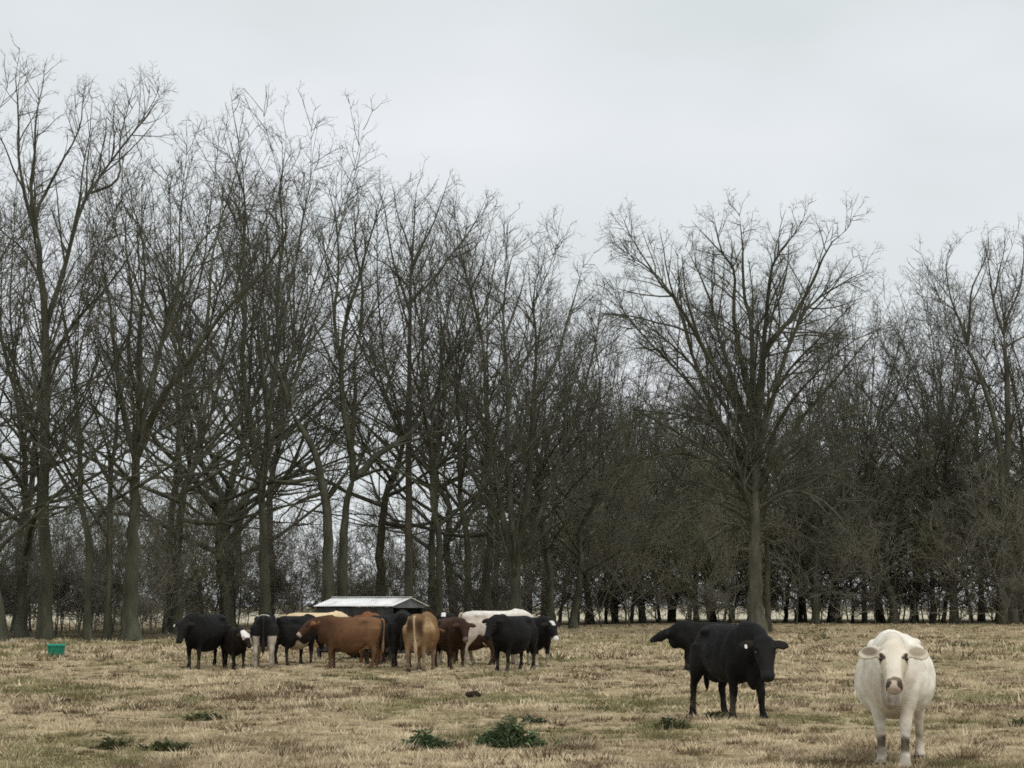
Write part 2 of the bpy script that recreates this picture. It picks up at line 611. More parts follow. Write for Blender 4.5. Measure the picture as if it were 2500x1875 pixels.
def grow(start, d, length, r0, r1, S, up, wig, r):
    N = len(start)
    P = np.zeros((N, S + 1, 3)); P[:, 0] = start
    d = nrm(d)
    step = (length / S)[:, None]
    for i in range(S):
        d = nrm(d + r.normal(0, wig, (N, 3)) + np.array([0, 0, up]))
        P[:, i + 1] = P[:, i] + d * step
    tt = np.linspace(0, 1, S + 1)[None]
    return P, r0[:, None] * (1 - tt) + r1[:, None] * tt


def sprout(P, Rr, spacing, tmin, ang, lk, lmin, lmax, S, up, wig, rk, rmin, rmax, r, tippy=1.0):
    """Side branches along every polyline of a level."""
    N, S1, _ = P.shape
    seg = np.linalg.norm(np.diff(P, axis=1), axis=2)
    Ln = seg.sum(1)
    cnt = np.maximum(1, np.round(Ln * (1 - tmin) / spacing * (0.75 + 0.5 * r.random(N)))).astype(int)
    idx = np.repeat(np.arange(N), cnt)
    M = len(idx)
    tpos = tmin + (1 - tmin) * r.random(M) ** (1 / tippy)
    f = tpos * (S1 - 1)
    i0 = np.minimum(f.astype(int), S1 - 2)
    fr = (f - i0)[:, None]
    start = P[idx, i0] * (1 - fr) + P[idx, i0 + 1] * fr
    tan = nrm(P[idx, i0 + 1] - P[idx, i0])
    rad = Rr[idx, i0] * (1 - fr[:, 0]) + Rr[idx, i0 + 1] * fr[:, 0]
    rv = r.normal(0, 1, (M, 3))
    perp = nrm(rv - (rv * tan).sum(1, keepdims=True) * tan)
    a = np.radians(r.normal(ang, 10, M))[:, None]
    d = tan * np.cos(a) + perp * np.sin(a)
    ln = np.clip(lk * Ln[idx] * (1.1 - 0.5 * tpos) * (0.55 + 0.75 * r.random(M)), lmin, lmax)
    ln = ln * (1.05 - 0.5 * tpos ** 2)
    r0 = np.clip(np.minimum(rad * 0.7, rk * ln), rmin, rmax)
    return grow(start, d, ln, r0, r0 * 0.3, S, up, wig, r)


def twiggery(limbP, limbR, r, dens=1.0, up=0.055, droop=0.0, fine=1.0, thick=1.0):
    """Three to four orders of branches carried by the limbs; returns one mesh soup."""
    S0 = limbP.shape[1] - 1
    PF, RF = sprout(limbP, limbR, 1.9 / dens, 0.22, 27, 0.42, 1.6, 6.5, S0, up * .5, 0.055, 0.0135, 0.02, 0.1, r, 1.15)
    forks = tubes(PF, RF, 5)
    limbP = np.concatenate([limbP, PF]); limbR = np.concatenate([limbR, RF])
    P1, R1 = sprout(limbP, limbR, 0.80 / dens, 0.12, 46, 0.33, 1.0, 4.6, 5, up - droop, 0.11, 0.0140, 0.018, 0.07, r, 1.5)
    P2, R2 = sprout(P1, R1, 0.46 / dens, 0.12, 44, 0.50, 0.6, 2.4, 3, up * 0.9 - droop, 0.13, 0.0120, 0.0115, 0.03, r, 1.25)
    P3, R3 = sprout(P2, R2, 0.25 / (dens * fine), 0.12, 42, 0.5, 0.4, 1.15, 2, up * 0.8 - droop * .5, 0.14, 0.010, 0.0072, 0.0115, r, 1.2)
    P4, R4 = sprout(P3, R3, 0.34 / (dens * fine), 0.2, 42, 0.55, 0.26, 0.55, 1, up * 0.6, 0.15, 0.010, 0.0058, 0.008, r)
    if thick != 1.0:
        R2, R3, R4 = R2 * thick, R3 * thick, R4 * thick
    return merge([forks, tubes(P1, R1, 4), tubes(P2, R2, 3), tubes(P3, R3, 3), tubes(P4, R4, 3)])


def limb_stack(limbs, S=12):
    Ps, Rs = zip(*[resample(p, rr, S) for p, rr in limbs])
    return np.array(Ps), np.array(Rs)


def roughen(P, amp, r):
    n = r.normal(0, 1, P.shape)
    n = (n + np.roll(n, 1, 1) + np.roll(n, -1, 1)) / 3
    n[:, 0] = 0
    return P + n * amp


def one_tube(P, Rr, k, flare=0.0):
    Rr = Rr.copy()
    if flare:
        tt = np.linspace(0, 1, len(Rr)) * len(Rr)
        Rr = Rr * (1 + flare * np.exp(-tt / 0.9))
    v, q, tr = tubes(P[None], Rr[None], k)
    return v, q, tr


def assemble_tree(name, loc, trunk, limbs, seed, label, group=None, pale=(), cat="tree", bark=None, limb_mat=None, twig=None,
                  dens=1.0, up=0.055, droop=0.0, split=True, fine=1.55, leaders=0.35, thick=1.0):
    """tree > trunk, limbs, crown.  trunk/limbs: (points, radii) in coordinates relative to the base."""
    r = np.random.default_rng(seed)
    bark = bark or BARK; twig = twig or TWIG; limb_mat = limb_mat or bark
    root = empty(name, loc)
    tag(root, label, cat, group)
    tp, tr_ = resample(trunk[0], trunk[1], 18)
    tp[1:] += r.normal(0, 0.03, (18, 3)) * [1, 1, 0]
    link("trunk", mesh_from("trunk", *one_tube(tp, tr_, 12, 0.45 if split else 0.12)), bark, root)
    LP, LR = limb_stack(limbs)
    LP = roughen(LP, 0.06, r)
    if split:
        for i, (a, b_) in enumerate(zip(LP, LR)):
            link("limb", mesh_from("limb", *one_tube(a, b_, 7)), BARK_PALE if i in pale else limb_mat, root)
    soup = twiggery(LP, LR, r, dens, up, droop, fine, thick)
    # the upper trunk carries branches as well
    k0 = int(len(tp) * leaders)
    soup2 = twiggery(tp[None, k0:], np.minimum(tr_[None, k0:], 0.12), r, dens * 0.6, up, droop, fine, thick)
    parts = [soup, soup2]
    if not split:
        parts.append(tubes(LP, LR, 6))
    link("crown", mesh_from("crown", *merge(parts)), twig, root)
    return root


def hero(name, d, trunk_px, dia, limbs_px, seed, label, spread=0.55, limb_k=0.88, taper=0.62, squash=0.0, **kw):
    """A tree traced as a skeleton: limbs in the tree's own plane, given depth of their own."""
    r = np.random.default_rng(seed + 900)
    loc = ground_px(trunk_px[0][0], d)
    sc = d / F_PX

    def pos(px, py, dy=0.0):
        return at(px, py, d + dy) - loc
    tpts = [np.zeros(3)] + [pos(x, y) for x, y in trunk_px[1:]]
    n = len(tpts)
    trad = [0.9 * dia * sc / 2 * (1 - taper * i / (n - 1)) for i in range(n)]
    limbs = []
    stems = resample(tpts, [1, 1], 40)[0]
    for k, (pts, w) in enumerate(limbs_px):
        pts = [(x, y + max(0, 800 - y) * squash) for x, y in pts]
        run = abs(pts[-1][0] - pts[0][0]) * sc + 0.35 * abs(pts[-1][1] - pts[0][1]) * sc
        side = (1 if k % 2 else -1) * (0.4 + 0.8 * r.random()) * spread
        m = len(pts)
        P = [pos(x, y, side * run * (i / (m - 1)) ** 0.8) for i, (x, y) in enumerate(pts)]
        # root the limb in the stem it leaves
        st = np.array(P[0])
        cand = stems[np.argmin(((stems - st) ** 2 * [1, 0, 1]).sum(1))]
        if np.hypot(cand[0] - st[0], cand[2] - st[2]) < 1.1:
            dy0 = cand[1] - P[0][1]
            P = [p + np.array([0, dy0, 0]) for p in P]
            P[0] = cand.copy()
        r0 = w * sc / 2
        r0 *= limb_k
        stems = np.vstack([stems, resample(P, [1, 1], 24)[0][4:]])
        limbs.append((P, [r0, r0 * 0.62, r0 * 0.36, max(0.01, r0 * 0.07)]))
    # further limbs the silhouette does not show, towards and away from the viewer
    top = max(p[2] for L_ in limbs for p in L_[0])
    for k in range(kw.pop("extra", 4)):
        i = r.integers(n // 2, n)
        st = tpts[i]
        az = (90 if k % 2 else 270) + r.normal(0, 25)
        ln = (top - st[2]) * (0.42 + 0.3 * r.random())
        d0 = np.array([math.cos(R(az)) * .6, math.sin(R(az)) * .6, 0.9])
        P, _ = grow(st[None], d0[None], np.array([ln]), np.array([.1]), np.array([.02]), 6, 0.10, 0.08, r)
        r0 = min(trad[i] * 0.6, 0.16)
        r0 *= 0.7
        limbs.append((list(P[0]), [r0, r0 * .6, r0 * .35, 0.01]))
    return assemble_tree(name, loc, (tpts, trad), limbs, seed, label, **kw)


def wild(H, seed, fork=0.3, nl=9, tilt=32, r0=0.26, lean=0.02, up=0.05, klen=0.72, stop=0.55):
    """A free-grown bare tree of height H: (trunk, limbs)."""
    r = np.random.default_rng(seed)
    lx, ly = r.normal(0, lean, 2)
    ht = stop
    hs = np.linspace(0, ht, 7)
    wob = np.cumsum(r.normal(0, 0.017 * H, (7, 2)), 0) * np.linspace(0, 1, 7)[:, None]
    tpts = [np.array([lx * h * H + w[0], ly * h * H + w[1], h * H]) for h, w in zip(hs, wob)]
    tpts[0][:2] = 0
    trad = [r0 * (1 - 0.62 * h / ht) for h in hs]
    trad[-1] *= 0.7
    P, Rq = resample(tpts, trad, 40)
    limbs = []
    lead = 4
    for k in range(nl):
        if k < nl - lead:
            h = fork + (ht * 0.97 - fork) * (k / max(nl - lead - 1, 1)) ** 0.9
            ti = R(tilt + r.normal(0, 9) + 16 * (1 - k / nl))
            ln = (1.0 * H - h * H) * klen * (0.75 + 0.4 * r.random())
        else:
            h = ht * (0.9 + 0.1 * r.random())
            ti = R(tilt * 0.42 + r.normal(0, 5))
            ln = (H - h * H) * (0.92 + 0.2 * r.random())
        i = min(40, int(h / ht * 40))
        az = k * 2.4 + r.normal(0, 0.3)
        d0 = np.array([math.cos(az) * math.sin(ti), math.sin(az) * math.sin(ti), math.cos(ti)])
        G, _ = grow(P[i][None], d0[None], np.array([ln]), np.array([.1]), np.array([.01]), 7, up, 0.11, r)
        rb = min(Rq[i] * (0.66 if k < nl - lead else .8), 0.0125 * ln + 0.015)
        limbs.append((list(G[0]), [rb, rb * .62, rb * .36, 0.01]))
    return (tpts, trad), limbs


# ---- the front row, each with its own build
hero("tall_bare_tree", 92, [(112, 1530), (112, 1400), (108, 1230), (110, 1000), (111, 823), (98, 640), (88, 560)], 38, [
    ([(86, 590), (62, 480), (48, 390), (47, 330), (42, 240), (36, 165)], 14),
    ([(88, 570), (78, 470), (82, 400), (92, 285), (108, 200), (112, 158)], 14),
    ([(92, 560), (92, 510), (125, 440), (154, 385), (193, 320), (205, 250), (212, 190)], 12),
    ([(110, 800), (150, 690), (178, 570), (205, 500), (250, 430), (308, 350), (357, 290), (400, 230)], 19),
    ([(235, 455), (255, 400), (262, 300), (284, 210), (300, 155)], 9),
    ([(178, 570), (172, 480), (185, 380), (203, 280), (205, 200)], 9),
    ([(108, 700), (60, 610), (20, 580), (-40, 520)], 10),
    ([(112, 1000), (50, 900), (0, 830), (-60, 740)], 11),
    ([(112, 900), (170, 800), (260, 700), (330, 600), (360, 520)], 11),
    ([(110, 1100), (60, 1040), (10, 1010), (-50, 990)], 9),
    ([(112, 1080), (180, 1000), (230, 900), (250, 800)], 9)], 101,
    "tallest bare tree, thick straight trunk behind the green tub", group="bare trees at the edge of the wood", extra=3)

hero("spreading_bare_tree", 90.6, [(320, 1562), (318, 1450), (325, 1300), (332, 1180), (336, 1090)], 50, [
    ([(330, 1120), (300, 1000), (285, 880), (270, 740), (250, 640), (240, 560)], 22),
    ([(335, 1110), (345, 960), (340, 800), (355, 650), (345, 540), (350, 440)], 22),
    ([(338, 1110), (380, 1000), (440, 920), (500, 830), (554, 751), (617, 690), (680, 600), (720, 520)], 24),
    ([(336, 1060), (370, 930), (410, 780), (434, 693), (482, 582), (540, 520), (617, 476)], 20),
    ([(335, 1180), (280, 1130), (210, 1080), (150, 1050), (90, 1000)], 13),
    ([(340, 1190), (400, 1150), (470, 1120), (560, 1100), (640, 1085)], 11),
    ([(330, 1250), (280, 1190), (230, 1160), (180, 1140)], 11),
    ([(410, 780), (430, 640), (425, 520), (440, 400), (445, 350)], 12),
    ([(336, 1000), (310, 860), (320, 700), (300, 560), (310, 450)], 15),
    ([(500, 830), (540, 680), (560, 560), (600, 430), (610, 340)], 11)], 102,
    "thick-trunked bare tree with limbs fanning right, between the tub and the leftmost black cow",
    group="bare trees at the edge of the wood", extra=3, dens=1.08, squash=0.07)

hero("double_stemmed_bare_tree", 112, [(650, 1500), (645, 1380), (640, 1235), (628, 1130)], 36, [
    ([(630, 1140), (605, 1000), (590, 880), (600, 760), (590, 620), (600, 480), (585, 380), (540, 300)], 22),
    ([(640, 1200), (655, 1080), (665, 950), (680, 850), (672, 700), (690, 560), (680, 430), (695, 330), (700, 280)], 20),
    ([(632, 1150), (580, 1060), (530, 980), (500, 900), (470, 800)], 13),
    ([(630, 1060), (640, 920), (625, 800), (640, 680), (650, 540), (640, 420)], 15),
    ([(640, 1180), (570, 1155), (500, 1130), (440, 1100)], 12),
    ([(665, 950), (720, 850), (770, 760), (800, 680)], 11)], 103,
    "bare tree whose trunk splits into two upright stems, behind the black and white cow",
    group="bare trees at the edge of the wood", extra=2, squash=0.10)

hero("leaning_bare_tree", 110, [(800, 1500), (800, 1290), (785, 1180), (770, 1110), (737, 1045), (708, 1005)], 36, [
    ([(708, 1010), (690, 940), (650, 860), (640, 780), (610, 700)], 17),
    ([(712, 1000), (730, 900), (760, 830), (800, 780), (830, 700)], 12),
    ([(765, 1165), (700, 1175), (650, 1165), (600, 1130)], 17),
    ([(785, 1200), (730, 1225), (690, 1260), (675, 1290)], 13),
    ([(790, 1230), (830, 1180), (860, 1120), (850, 1000)], 10)], 104,
    "bare tree with its trunk leaning left above the feeder roof's left end", group="bare trees at the edge of the wood",
    extra=1, dens=0.85)

hero("forked_bare_tree", 115, [(835, 1500), (838, 1380), (843, 1250), (857, 1190), (866, 1165)], 36, [
    ([(860, 1175), (855, 1080), (838, 1000), (834, 860), (848, 760), (880, 640), (900, 540), (930, 440), (950, 370)], 22),
    ([(866, 1160), (893, 1145), (921, 1110), (989, 1070), (1035, 1030), (1067, 975), (1080, 900), (1130, 830), (1170, 740)], 24),
    ([(857, 1100), (870, 980), (868, 860), (900, 760), (960, 690), (1010, 620)], 15),
    ([(850, 900), (820, 780), (830, 640), (825, 500), (810, 400), (800, 360)], 13),
    ([(880, 1160), (940, 1145), (1000, 1165), (1060, 1220), (1120, 1260)], 11),
    ([(885, 820), (890, 700), (870, 560), (880, 440), (870, 360)], 11)], 105,
    "forked bare tree with one heavy limb curving right above the feeder", group="bare trees at the edge of the wood",
    extra=1, dens=0.95, squash=0.2)

hero("pole_straight_bare_tree", 120, [(998, 1500), (998, 1300), (998, 1100), (1000, 900), (1003, 700), (1010, 560), (1020, 440)], 25, [
    ([(1000, 760), (960, 640), (945, 560), (930, 480)], 10),
    ([(1002, 740), (1060, 680), (1106, 620), (1150, 560), (1190, 480)], 11),
    ([(1003, 650), (1050, 560), (1080, 480), (1100, 420)], 8),
    ([(1005, 620), (975, 540), (965, 460)], 7),
    ([(1003, 700), (950, 650), (900, 620), (860, 560)], 7)], 106,
    "slim bare tree with a dead straight dark trunk, right of the feeder roof", group="bare trees at the edge of the wood",
    bark=BARK_DARK, extra=3, leaders=0.5, taper=0.93)

hero("vase_shaped_bare_tree", 115, [(1255, 1500), (1258, 1420), (1262, 1360)], 44, [
    ([(1258, 1400), (1215, 1200), (1190, 1000), (1180, 850), (1150, 700), (1120, 560), (1110, 470)], 22),
    ([(1260, 1390), (1240, 1150), (1240, 950), (1230, 800), (1240, 650), (1270, 540)], 22),
    ([(1262, 1390), (1290, 1200), (1300, 1000), (1310, 850), (1300, 700), (1330, 600)], 22),
    ([(1265, 1390), (1330, 1220), (1380, 1080), (1420, 960), (1450, 850), (1470, 720)], 20),
    ([(1240, 1150), (1190, 1050), (1140, 980), (1090, 900)], 11),
    ([(1300, 1000), (1360, 880), (1390, 760), (1420, 640)], 13),
    ([(1262, 1370), (1340, 1290), (1420, 1250), (1500, 1200)], 11),
    ([(1255, 1360), (1200, 1290), (1140, 1260), (1080, 1250)], 11)], 107,
    "many-stemmed vase-shaped bare tree rising behind the pale cow's back", group="bare trees at the edge of the wood", extra=3, squash=0.15)

hero("lone_bare_tree", 105, [(1846, 1545), (1844, 1440), (1842, 1330), (1843, 1250), (1844, 1150), (1841, 1020)], 45, [
    ([(1845, 1080), (1860, 950), (1870, 850), (1942, 760), (1997, 630), (2022, 560), (2069, 510)], 22),
    ([(1848, 1120), (1890, 960), (1913, 880), (1964, 750), (2051, 670), (2115, 630)], 18),
    ([(1843, 1050), (1858, 900), (1874, 720), (1888, 610), (1935, 530), (1953, 480)], 20),
    ([(1842, 1030), (1838, 880), (1834, 780), (1816, 700), (1812, 580), (1805, 465)], 20),
    ([(1840, 1020), (1810, 880), (1790, 760), (1794, 640), (1762, 580), (1743, 485)], 18),
    ([(1840, 1060), (1790, 940), (1754, 820), (1733, 720), (1707, 640), (1668, 550)], 16),
    ([(1838, 1100), (1780, 960), (1715, 840), (1660, 730), (1617, 680), (1563, 580), (1530, 510)], 18),
    ([(1835, 1150), (1740, 1000), (1682, 850), (1657, 740), (1600, 640), (1520, 580)], 16),
    ([(1850, 1200), (1930, 1060), (2010, 960), (2080, 880), (2150, 790)], 15),
    ([(1848, 1170), (1960, 1080), (2060, 1010), (2160, 960)], 13),
    ([(1840, 1200), (1760, 1120), (1660, 1060), (1570, 1010), (1490, 960)], 13),
    ([(1845, 1300), (1800, 1250), (1730, 1218), (1640, 1228), (1560, 1290), (1500, 1370)], 10),
    ([(1840, 1350), (1810, 1340), (1780, 1360), (1750, 1380)], 6),
    ([(1850, 1300), (1920, 1290), (1990, 1330), (2030, 1400)], 9),
    ([(1850, 1240), (1930, 1200), (2020, 1230), (2080, 1310), (2120, 1380)], 10),
    ([(1842, 1230), (1740, 1190), (1640, 1170), (1540, 1200), (1460, 1280)], 10),
    ([(1845, 1290), (1820, 1200), (1800, 1130), (1760, 1050), (1700, 980), (1640, 900)], 12),
    ([(1850, 1280), (1900, 1200), (1960, 1150), (2040, 1110), (2110, 1090)], 10),
    ([(1848, 1310), (1900, 1330), (1950, 1380), (1970, 1440)], 6),
    ([(1845, 1290), (1790, 1290), (1720, 1330), (1680, 1400)], 7),
    ([(1840, 1150), (1870, 1000), (1930, 900), (2000, 830), (2070, 740), (2100, 700)], 13),
    ([(1840, 1180), (1760, 1040), (1680, 930), (1590, 840), (1520, 740), (1490, 660)], 13),
    ([(1845, 1250), (1770, 1150), (1680, 1110), (1590, 1120), (1510, 1170), (1470, 1240)], 11),
    ([(1845, 1220), (1780, 1080), (1690, 1020), (1590, 1010), (1500, 1050)], 11),
    ([(1850, 1230), (1930, 1120), (2020, 1060), (2110, 1050), (2190, 1090)], 11),
    ([(1850, 1260), (1940, 1170), (2030, 1160), (2110, 1200), (2160, 1280)], 10),
    ([(1848, 1150), (1920, 1000), (2000, 900), (2090, 830), (2160, 800)], 12),
    ([(1842, 1280), (1800, 1290), (1760, 1340), (1740, 1420)], 6),
    ([(1844, 1320), (1800, 1280), (1740, 1290), (1680, 1340), (1640, 1430)], 8),
    ([(1845, 1300), (1910, 1260), (1980, 1280), (2040, 1340), (2070, 1430)], 8),
    ([(1844, 1340), (1880, 1320), (1905, 1370), (1915, 1450)], 5),
    ([(1843, 1330), (1812, 1330), (1795, 1380), (1788, 1450)], 5),
    ([(1844, 1270), (1760, 1230), (1680, 1240), (1600, 1300), (1560, 1390)], 8),
    ([(1845, 1260), (1940, 1220), (2040, 1250), (2110, 1330), (2150, 1410)], 8),
    ([(1850, 1290), (1890, 1300), (1925, 1360), (1935, 1430)], 6),
    ([(1838, 1140), (1750, 960), (1650, 850), (1560, 780), (1480, 760)], 12)], 108,
    "big domed bare tree standing out in the field behind the black cows",
    group="bare trees at the edge of the wood", bark=BARK_PALE, limb_mat=BARK, pale=(11, 12, 13, 14, 15), extra=6, up=0.015, dens=1.2, limb_k=1.05, droop=0.012, squash=0.17)

hero("upright_bare_tree", 140, [(2470, 1512), (2462, 1350), (2455, 1200), (2462, 1050), (2459, 950), (2450, 815)], 28, [
    ([(2450, 820), (2425, 735), (2415, 650), (2400, 585)], 10),
    ([(2450, 810), (2462, 770), (2490, 700), (2500, 620), (2510, 560)], 10),
    ([(2425, 735), (2440, 650), (2452, 575)], 7),
    ([(2458, 850), (2500, 820), (2540, 760)], 8),
    ([(2460, 1050), (2500, 960), (2540, 880)], 8),
    ([(2458, 1180), (2400, 1140), (2330, 1150)], 9)], 109,
    "upright dark bare tree at the picture's right edge, tallest behind the white cow",
    group="bare trees at the edge of the wood", extra=2, bark=BARK_DARK)

hero("crooked_bare_tree", 138, [(2445, 1512), (2450, 1300), (2440, 1100), (2419, 1000), (2386, 900), (2362, 845)], 24, [
    ([(2362, 845), (2371, 720), (2380, 690), (2410, 620), (2415, 560)], 10),
    ([(2362, 840), (2340, 780), (2320, 720), (2310, 640), (2330, 580)], 9),
    ([(2400, 940), (2350, 920), (2310, 950), (2280, 1000)], 8),
    ([(2365, 850), (2320, 820), (2290, 800)], 6)], 110,
    "crooked bare tree leaning left against the sky, beside the upright one at the right edge",
    group="bare trees at the edge of the wood", extra=2, leaders=0.6)

# ---- other trees of the wood: a few free-grown builds, copied with their parts
PROTO = {}


def proto(key, H, seed, split, dens, fine=1.4, bark=None, twig=None, thick=1.0, **kw):
    tr_, lm = wild(H, seed, **kw)
    o = assemble_tree("bare_tree", (0, 0, 0), tr_, lm, seed, "x x x x", split=split, dens=dens, fine=fine, bark=bark, twig=twig, leaders=0.3, thick=thick)
    PROTO[key] = (o, H, list(o.children))


proto("slender", 24, 211, True, 0.95, fork=0.24, nl=13, tilt=36, r0=0.22, stop=0.6)
proto("broad", 22, 212, True, 1.0, fork=0.16, nl=15, tilt=50, r0=0.26, stop=0.42)
proto("rounded", 22, 222, True, 1.0, fork=0.24, nl=15, tilt=50, r0=0.27, up=0.035, stop=0.46)
proto("tall", 26, 213, False, 0.95, fork=0.30, nl=13, tilt=38, r0=0.22, bark=BARK_DARK, stop=0.58)
proto("thicket", 9.5, 214, False, 1.3, 1.0, fork=0.05, nl=14, tilt=36, r0=0.055, twig=TWIG_OLIVE, bark=BARK_DARK, klen=0.8, thick=1.5, lean=0.1)
proto("brushy", 8.0, 215, False, 1.35, 1.0, fork=0.14, nl=13, tilt=52, r0=0.05, bark=BARK_DARK, twig=TWIG_BROWN, klen=0.85, up=0.02, thick=1.5, lean=0.1)
proto("whippy", 8.5, 218, False, 1.2, 1.0, fork=0.02, nl=16, tilt=20, r0=0.045, bark=BARK_DARK, twig=TWIG_BROWN, klen=0.85, up=0.03, thick=1.5, lean=0.12)
proto("mid", 15, 216, False, 1.15, 1.0, fork=0.08, nl=18, tilt=48, r0=0.13, twig=TWIG_OLIVE, klen=0.75, thick=1.3, lean=0.06, stop=0.5)
proto("shrub", 2.6, 217, False, 2.2, 1.3, fork=0.03, nl=12, tilt=40, r0=0.025, bark=BARK_DARK, twig=TWIG_BROWN, klen=0.9, thick=1.3, lean=0.15)
used = set()


def plant(key, px, d, top_py, rz, label, group, name="bare_tree", cat="tree"):
    o, H, kids = PROTO[key]
    loc = ground_px(px, d)
    s = (at(px, top_py, d)[2] - loc[2]) / H
    if key in used:
        c = o.copy(); col.objects.link(c)
        for k in kids:
            q = k.copy(); col.objects.link(q); q.parent = c
    else:
        used.add(key); c = o
    c.name = name
    c.location = loc
    c.rotation_euler = (0, 0, rz)
    c.scale = (s, s, s)
    tag(c, label, cat, group)
    return c


G1 = "bare trees at the edge of the wood"
for i, a in enumerate([
    ("slender", 217, 90.6, 470, "slim bare tree, left of the two close together right of the tub"),
    ("slender", 262, 90.9, 560, "slim bare tree just left of the thick trunk, right of the tub"),
    ("broad", 8, 88, 520, "bare tree cut by the picture's left edge, shaggy low branches"),
    ("slender", 412, 134, 330, "slim bare tree left of the leftmost black cow's ear"),
    ("slender", 1076, 118, 500, "slim upright bare tree behind the dark brown cow"),
    ("slender", 1143, 122, 530, "slim bare tree rising above the pale cow's rump"),
    ("tall", 2275, 145, 700, "straight bare tree in the wood above the white cow's right shoulder"),
    ("broad", 2185, 142, 710, "bare tree in the wood straight above the white cow's head"),
    ("tall", 1878, 108.5, 640, "dark bare trunk standing close behind the big domed tree"),
    ("broad", 1400, 128, 720, "bare tree at the wood's edge right of the white-faced black cow"),
]):
    plant(*a[:4], 1.3 * i + 0.4, a[4], G1)

for i, a in enumerate([
    ("rounded", 430, 112, 400, "broad-crowned bare tree behind the leftmost black cow"),
    ("broad", 560, 120, 400, "broad bare tree above the small calf"),
    ("broad", 55, 100, 360, "broad bare tree second from the picture's left edge"),
    ("rounded", 925, 132, 460, "round-crowned bare tree above the right half of the feeder roof"),
    ("rounded", 1190, 128, 560, "round-crowned bare tree above the pale cow's back"),
    ("rounded", 1345, 126, 690, "round-crowned bare tree just right of the herd"),
    ("rounded", 1990, 138, 810, "round-crowned bare tree between the domed tree and the white cow"),
    ("rounded", 2330, 142, 670, "round-crowned bare tree behind the white cow's right side"),
]):
    plant(*a[:4], 2.1 * i + 0.9, a[4], G1)

G2 = "bare trees deeper in the wood"


def zone_words(px):
    if px < 400: return "behind the green tub"
    if px < 780: return "behind the herd's left half"
    if px < 1360: return "behind the herd's right half"
    if px < 1846: return "left of the domed tree"
    return "right of the domed tree"


r_ = np.random.default_rng(77)
back = [(-90, 104, 190), (40, 118, 420), (548, 134, 300), (655, 150, 300), (1050, 146, 520), (1110, 150, 540), (1215, 148, 590), (1330, 150, 700), (1440, 152, 740), (1500, 156, 760),
        (1570, 152, 790), (1640, 158, 800), (1735, 154, 780), (1950, 156, 760), (2030, 152, 780), (2110, 150, 750), (2145, 160, 760),
        (2230, 158, 730), (2330, 156, 680), (2395, 160, 690), (2560, 146, 540), (2640, 140, 560), (-200, 110, 240), 
        (560, 160, 520), (1290, 165, 720), (1700, 165, 860), (2480, 162, 640)]
for i, (px, d, top) in enumerate(back):
    plant(["tall", "slender", "broad"][i % 3], px, d, top, r_.random() * 6.28,
          "grey bare tree deeper in the wood, " + zone_words(px), G2)

G3 = "middle-sized bushy trees along the wood"
xs = list(np.linspace(1330, 2640, 30)) + list(np.linspace(-120, 480, 7)) + [1180, 1290] + [1560, 1640, 1720, 1790, 2000]
for i, px in enumerate(xs):
    top = 860 + 210 * r_.random() + (110 if px < 1400 else 0) + (90 if px < 600 else 0)
    plant("mid", px + r_.normal(0, 14), (142 if px > 700 else 110) + 22 * r_.random(), top, r_.random() * 6.28,
          "bushy dark olive bare tree of middle height, " + zone_words(px), G3, name="bushy_tree")

G4 = "bare understorey saplings under the wood"
xs = np.linspace(-180, 2690, 190)
for i, px in enumerate(xs):
    far = px > 440
    d = (132 if far else 100) + r_.random() * (52 if far else 40)
    top = (1275 if px < 1330 else 1215) + r_.normal(0, 62) + (45 if 560 < px < 1060 else 0)
    plant(["thicket", "brushy", "whippy"][r_.integers(0, 3)], px + r_.normal(0, 34), d, top, r_.random() * 6.28,
          "twiggy sapling in the dark thicket under the wood, " + zone_words(px), G4, name="understorey_sapling", cat="sapling")

G5 = "low shrubs on the floor of the wood"
for i, px in enumerate(np.linspace(-150, 2660, 46)):
    far = px > 440
    d = (128 if far else 97) + r_.random() ** 1.5 * (60 if far else 55)
    loc = ground_px(px, d)
    hgt = 1.5 + 1.6 * r_.random()
    top = HORIZON - (hgt + loc[2] - 1.65) * F_PX / d
    plant("shrub", px + r_.normal(0, 14), d, top, r_.random() * 6.28,
          "low twiggy shrub on the floor of the wood, " + zone_words(px), G5, name="low_shrub", cat="shrub")

# ------------------------------------------------------------------ cattle
def ring_loft(cs, A, B, ra, rb, e=1.0, k=20, pear=0.0):
    """Closed loft: centres (n,3), two axis vectors per section, two radii per section."""
    cs = np.asarray(cs, float); n = len(cs)
    A = np.broadcast_to(np.asarray(A, float), (n, 3)); B = np.broadcast_to(np.asarray(B, float), (n, 3))
    ra = np.asarray(ra, float); rb = np.asarray(rb, float)
    th = np.arange(k) * 2 * math.pi / k
    ev = np.broadcast_to(np.asarray(e, float), (n,))[:, None]
    cc, ss = np.cos(th)[None], np.sin(th)[None]
    cc = np.sign(cc) * np.abs(cc) ** ev; ss = np.sign(ss) * np.abs(ss) ** ev
    cc = cc * (1 - pear * ss)
    V = cs[:, None] + A[:, None] * (ra[:, None, None] * cc[:, :, None]) + B[:, None] * (rb[:, None, None] * ss[:, :, None])
    V = V.reshape(-1, 3)
    j = np.arange(k); jn = (j + 1) % k
    Q = np.concatenate([np.stack([s * k + j, s * k + jn, (s + 1) * k + jn, (s + 1) * k + j], 1) for s in range(n - 1)])
    c0, c1 = len(V), len(V) + 1
    V = np.vstack([V, cs[0], cs[-1]])
    T = np.concatenate([np.stack([jn, j, np.full(k, c0)], 1), np.stack([(n - 1) * k + j, (n - 1) * k + jn, np.full(k, c1)], 1)])
    return V, Q, T


